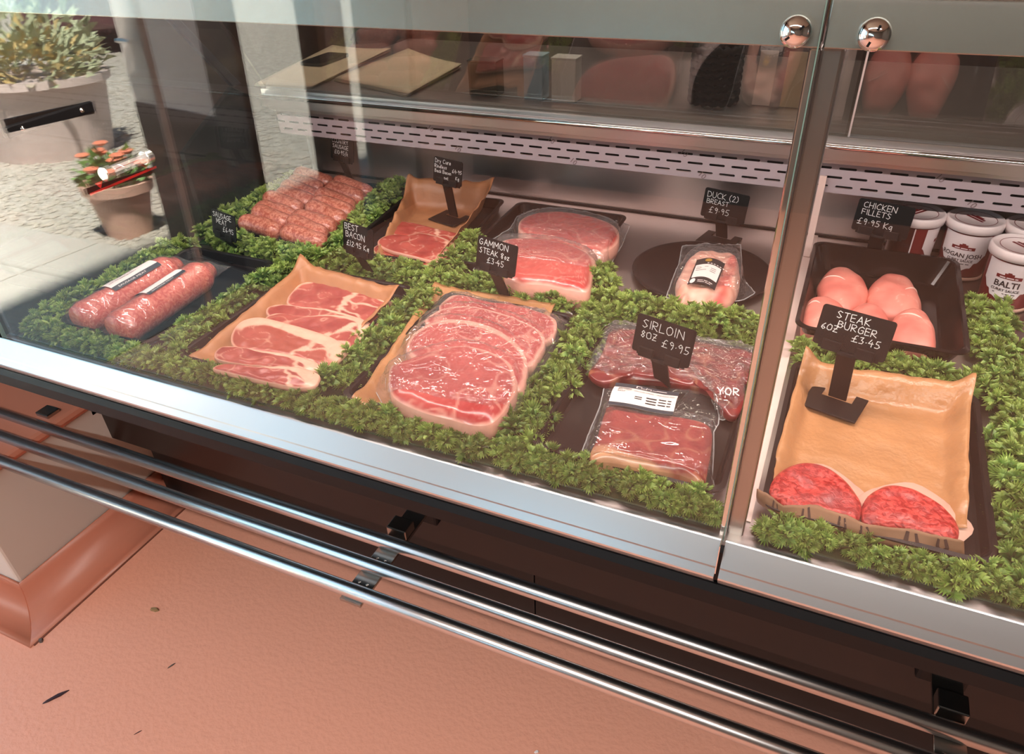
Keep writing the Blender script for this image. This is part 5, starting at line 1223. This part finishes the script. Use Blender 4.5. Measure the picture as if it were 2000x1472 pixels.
chip('wood_chip', 'small tan chip lying on the salmon floor in front of the low wall', 'debris', -1.256, 0.634, 0.022, 0.010, 0.006, 20, tanm)
chip('dry_leaf', 'dark plum sliver of dry leaf on the salmon floor', 'debris', -1.281, 0.387, 0.050, 0.009, 0.003, 62, drk)
chip('leaf_scrap', 'thin grey brown scrap on the floor beyond the dark sliver', 'debris', -1.107, 0.538, 0.018, 0.003, 0.002, 70, gry)
chip('leaf_scrap', 'dark crumb beside the rounded corner of the skirting', 'debris', -1.435, 0.470, 0.013, 0.010, 0.005, 0, gry)
chip('leaf_scrap', 'hair thin dark scrap at the lower edge of the floor', 'debris', -1.056, 0.397, 0.016, 0.0018, 0.001, 60, drk)
chip('paper_scrap', 'tiny white scrap on the floor below the front rail', 'debris', -0.300, 0.672, 0.009, 0.006, 0.003, 50, M['paperwhite'])
tag(MB().lathe([(0.003, 0.0004), (0.0065, 0.0004), (0.0065, 0.003), (0.003, 0.003), (0.003, 0.0004)], (0.165, 0.870, 0), 18, cap=False).build('rubber_ring', M['black'], smooth=False), 'small black ring on the floor under the bumper rails', 'ring')

# ================================================================ fittings on the shop ceiling
t = thing('ceiling_light', 'long strip light fitted to the shop ceiling', 'light', (-0.1, -1.15, 2.60))
MB().box(-1.62, 1.42, -1.23, -1.07, 2.63, 2.75).build('housing', M['white_metal'], t)
t = thing('ceiling_light', 'strip light added on the ceiling to brighten the rear shelf', 'light', (-0.6, 2.35, 2.60))
MB().box(-1.82, 0.62, 2.27, 2.43, 2.63, 2.75).build('housing', M['white_metal'], t)

# ================================================================ the yard outside the doorway
gm = P('gravel_bed', hx(196, 186, 174), 0.9, bump=1.0, bscale=22, bdist=0.03, colvar=0.75, detail=5)
gb = MB().box(-24, -2.355, -22, 12, -0.30, -0.02).box(-2.355, 16, -22, -3.155, -0.30, -0.02)
struct(gb.build('ground', gm))
pv = struct(MB().box(-4.9, -2.36, -1.12, 4.0, -0.02, -0.012).build('paving', P('paving_bed', hx(120, 116, 110), 0.9)))
slabm = P('paving_slab', hx(158, 152, 144), 0.8, bump=0.2, bscale=40, colvar=0.15)
for xa, xb in ((-4.9, -4.2), (-4.19, -3.45), (-3.44, -2.36)):
    for ya, yb in ((-1.12, -0.73), (-0.722, 0.1), (0.108, 1.0), (1.008, 2.0)):
        MB().box(xa, xb, ya, yb, -0.012, 0.0).build('slab', slabm, pv, bevel=0.004)
rng = random.Random(5); pb = MB()
oct_ = [(1, 0, 0), (-1, 0, 0), (0, 1, 0), (0, -1, 0), (0, 0, 1), (0, 0, -1)]; of_ = [(0, 2, 4), (2, 1, 4), (1, 3, 4), (3, 0, 4), (2, 0, 5), (1, 2, 5), (3, 1, 5), (0, 3, 5)]
for k in range(7000):
    d_ = rng.random() ** 1.6 * 7.0; x = -2.5 - d_ - rng.random() * 0.6; y = -1.15 - rng.random() * (1.0 + d_ * 0.9)
    s_ = rng.uniform(0.012, 0.03); Mr = Matrix.Rotation(rng.uniform(0, 6.28), 3, 'Z')
    g_ = rng.uniform(0.5, 1.1); c_ = tuple(v * g_ for v in hx(178, 168, 156))
    pb.add([Vector((x, y, -0.016)) + Mr @ Vector((a * s_, b * s_ * 0.7, c * s_ * 0.5)) for a, b, c in oct_], of_, c_)
tag(pb.build('gravel', P('gravel_stone', (1, 1, 1), 0.85, vcol=True)), 'loose grey and buff gravel of the yard outside the doorway', 'gravel', kind='stuff')
# terracotta pot with orange flowers
t = thing('flower_pot', 'terracotta pot of orange flowers standing at the corner of the paving', 'plant', (-3.45, -1.32, -0.02))
MB().lathe([(0.0, 0.0), (0.11, 0.0), (0.155, 0.24), (0.175, 0.24), (0.18, 0.29), (0.16, 0.29), (0.15, 0.26), (0.0, 0.25)], (-3.45, -1.32, -0.02), 32).build('pot', P('terracotta', hx(202, 160, 142), 0.7), t, smooth=False)
fm = P('orange_petals', hx(222, 128, 96), 0.6); lm = P('pot_leaves', hx(84, 120, 56), 0.6, vcol=False)
for k in range(14):
    a = k * 2.4; r_ = 0.03 + 0.012 * k; x = -3.45 + r_ * cos(a); y = -1.32 + r_ * sin(a); z = 0.36 + 0.05 * math.sin(k * 1.7)
    o = MB().lathe([(0.0, 0.0), (0.02, 0.006), (0.036, 0.02), (0.03, 0.026), (0.0, 0.014)], (x, y, z), 9).build('flower', fm, t)
    MB().tube([(-3.45 + 0.4 * (x + 3.45), -1.32 + 0.4 * (y + 1.32), 0.22), (x, y, z)], 0.004, 5).build('stalk', lm, o)
def leafball(parent, name, c, r, cnt, mat, seed, sz=0.05):
    rg = random.Random(seed); mb = MB()
    for k in range(cnt):
        v = Vector((rg.gauss(0, 1), rg.gauss(0, 1), abs(rg.gauss(0, 1)) * 0.8)).normalized() * r * rg.uniform(0.4, 1.0)
        s1 = Vector((rg.gauss(0, 1), rg.gauss(0, 1), rg.gauss(0, 1))).normalized() * sz; s2 = v.normalized() * sz * rg.uniform(0.8, 1.6)
        p = Vector(c) + v; mb.add([p - s1 * 0.4, p + s2 * 0.5 - s1 * 0.1, p + s2, p + s2 * 0.5 + s1 * 0.5], [(0, 1, 2, 3)])
    o = mb.build(name, mat, parent); o['kind'] = 'stuff'; return o
leafball(t, 'leaves', (-3.45, -1.32, 0.27), 0.16, 160, lm, 3)
# big round planter
t = thing('round_planter', 'large round planter of straggly plants on the gravel', 'plant', (-5.45, -2.42, -0.02))
MB().lathe([(0.0, 0.0), (0.40, 0.0), (0.47, 0.50), (0.51, 0.50), (0.51, 0.55), (0.46, 0.55), (0.45, 0.50), (0.0, 0.48)], (-5.45, -2.42, -0.02), 40).build('pot', P('planter_clay', hx(192, 172, 166), 0.75), t)
leafball(t, 'foliage', (-5.45, -2.42, 0.50), 0.52, 700, P('planter_leaves', hx(160, 164, 132), 0.7), 4, 0.09)
leafball(t, 'dry_stems', (-5.40, -2.38, 0.50), 0.40, 250, P('planter_dry', hx(190, 164, 110), 0.8), 6, 0.08)
# a parked car on the far side of the yard
cx_, cy_ = -11.2, -7.6
t = thing('car', 'dark red parked car beyond the round planter in the yard', 'car', (cx_, cy_, -0.02))
cm = P('car_paint', hx(92, 62, 66), 0.25, 0.2, coat=0.6); tm = P('tyre', hx(26, 26, 26), 0.8)
prof = [(-2.0, 0.30), (-2.05, 0.62), (-1.9, 0.86), (-0.95, 0.98), (-0.25, 1.40), (1.0, 1.44), (1.75, 1.02), (2.02, 0.92), (2.05, 0.32), (1.7, 0.22), (-1.7, 0.22)]
ca = R(38)
MC = Matrix.Translation((cx_, cy_, -0.02)) @ Matrix.Rotation(ca, 4, 'Z')
def inc(mb): mb.v = [tuple(MC @ Vector(v)) for v in mb.v]; return mb
bd = MB(); n = len(prof)
vs = [(x, -y_, z) if s_ < 0 else (x, y_, z) for s_ in (-1, 1) for (x, z) in prof for y_ in ((0.84 if z < 1.1 else 0.66),)]
bd.add(vs, [(i, (i + 1) % n, n + (i + 1) % n, n + i) for i in range(n)] + [tuple(range(n - 1, -1, -1)), tuple(range(n, 2 * n))])
inc(bd).build('body', cm, t, bevel=0.05, seg=3)
inc(MB().prism([(-0.92, 0.99), (-0.28, 1.36), (1.0, 1.40), (1.68, 1.04)], -0.75, 0.75, axis='y')).build('windows', M['phone'], t)
for x in (-1.3, 1.3):
    for y in (-0.80, 0.80):
        w = MB().lathe([(0.0, -0.10), (0.30, -0.10), (0.33, -0.06), (0.33, 0.06), (0.30, 0.10), (0.0, 0.10)], (0, 0, 0), 28, M=Matrix.Translation((x, y, 0.33)) @ Matrix.Rotation(pi / 2, 4, 'X'))
        wo = inc(w).build('wheel', tm, t)
        h_ = MB().lathe([(0.0, -0.115), (0.20, -0.115), (0.20, 0.115), (0.0, 0.115)], (0, 0, 0), 20, M=Matrix.Translation((x, y, 0.33)) @ Matrix.Rotation(pi / 2, 4, 'X'))
        inc(h_).build('hub_cap', M['alu'], wo)
for s_ in (-1, 1):
    inc(MB().lathe([(0.0, 0.03), (0.10, 0.02), (0.13, 0.0)], (0, 0, 0), 20, M=Matrix.Translation((-2.03, 0.60 * s_, 0.68)) @ Matrix.Rotation(-pi / 2, 4, 'Y'))).build('headlamp', M['white_metal'], t)
inc(MB().box(-2.12, -2.0, -0.80, 0.80, 0.30, 0.46)).build('bumper', M['board'], t, bevel=0.02)
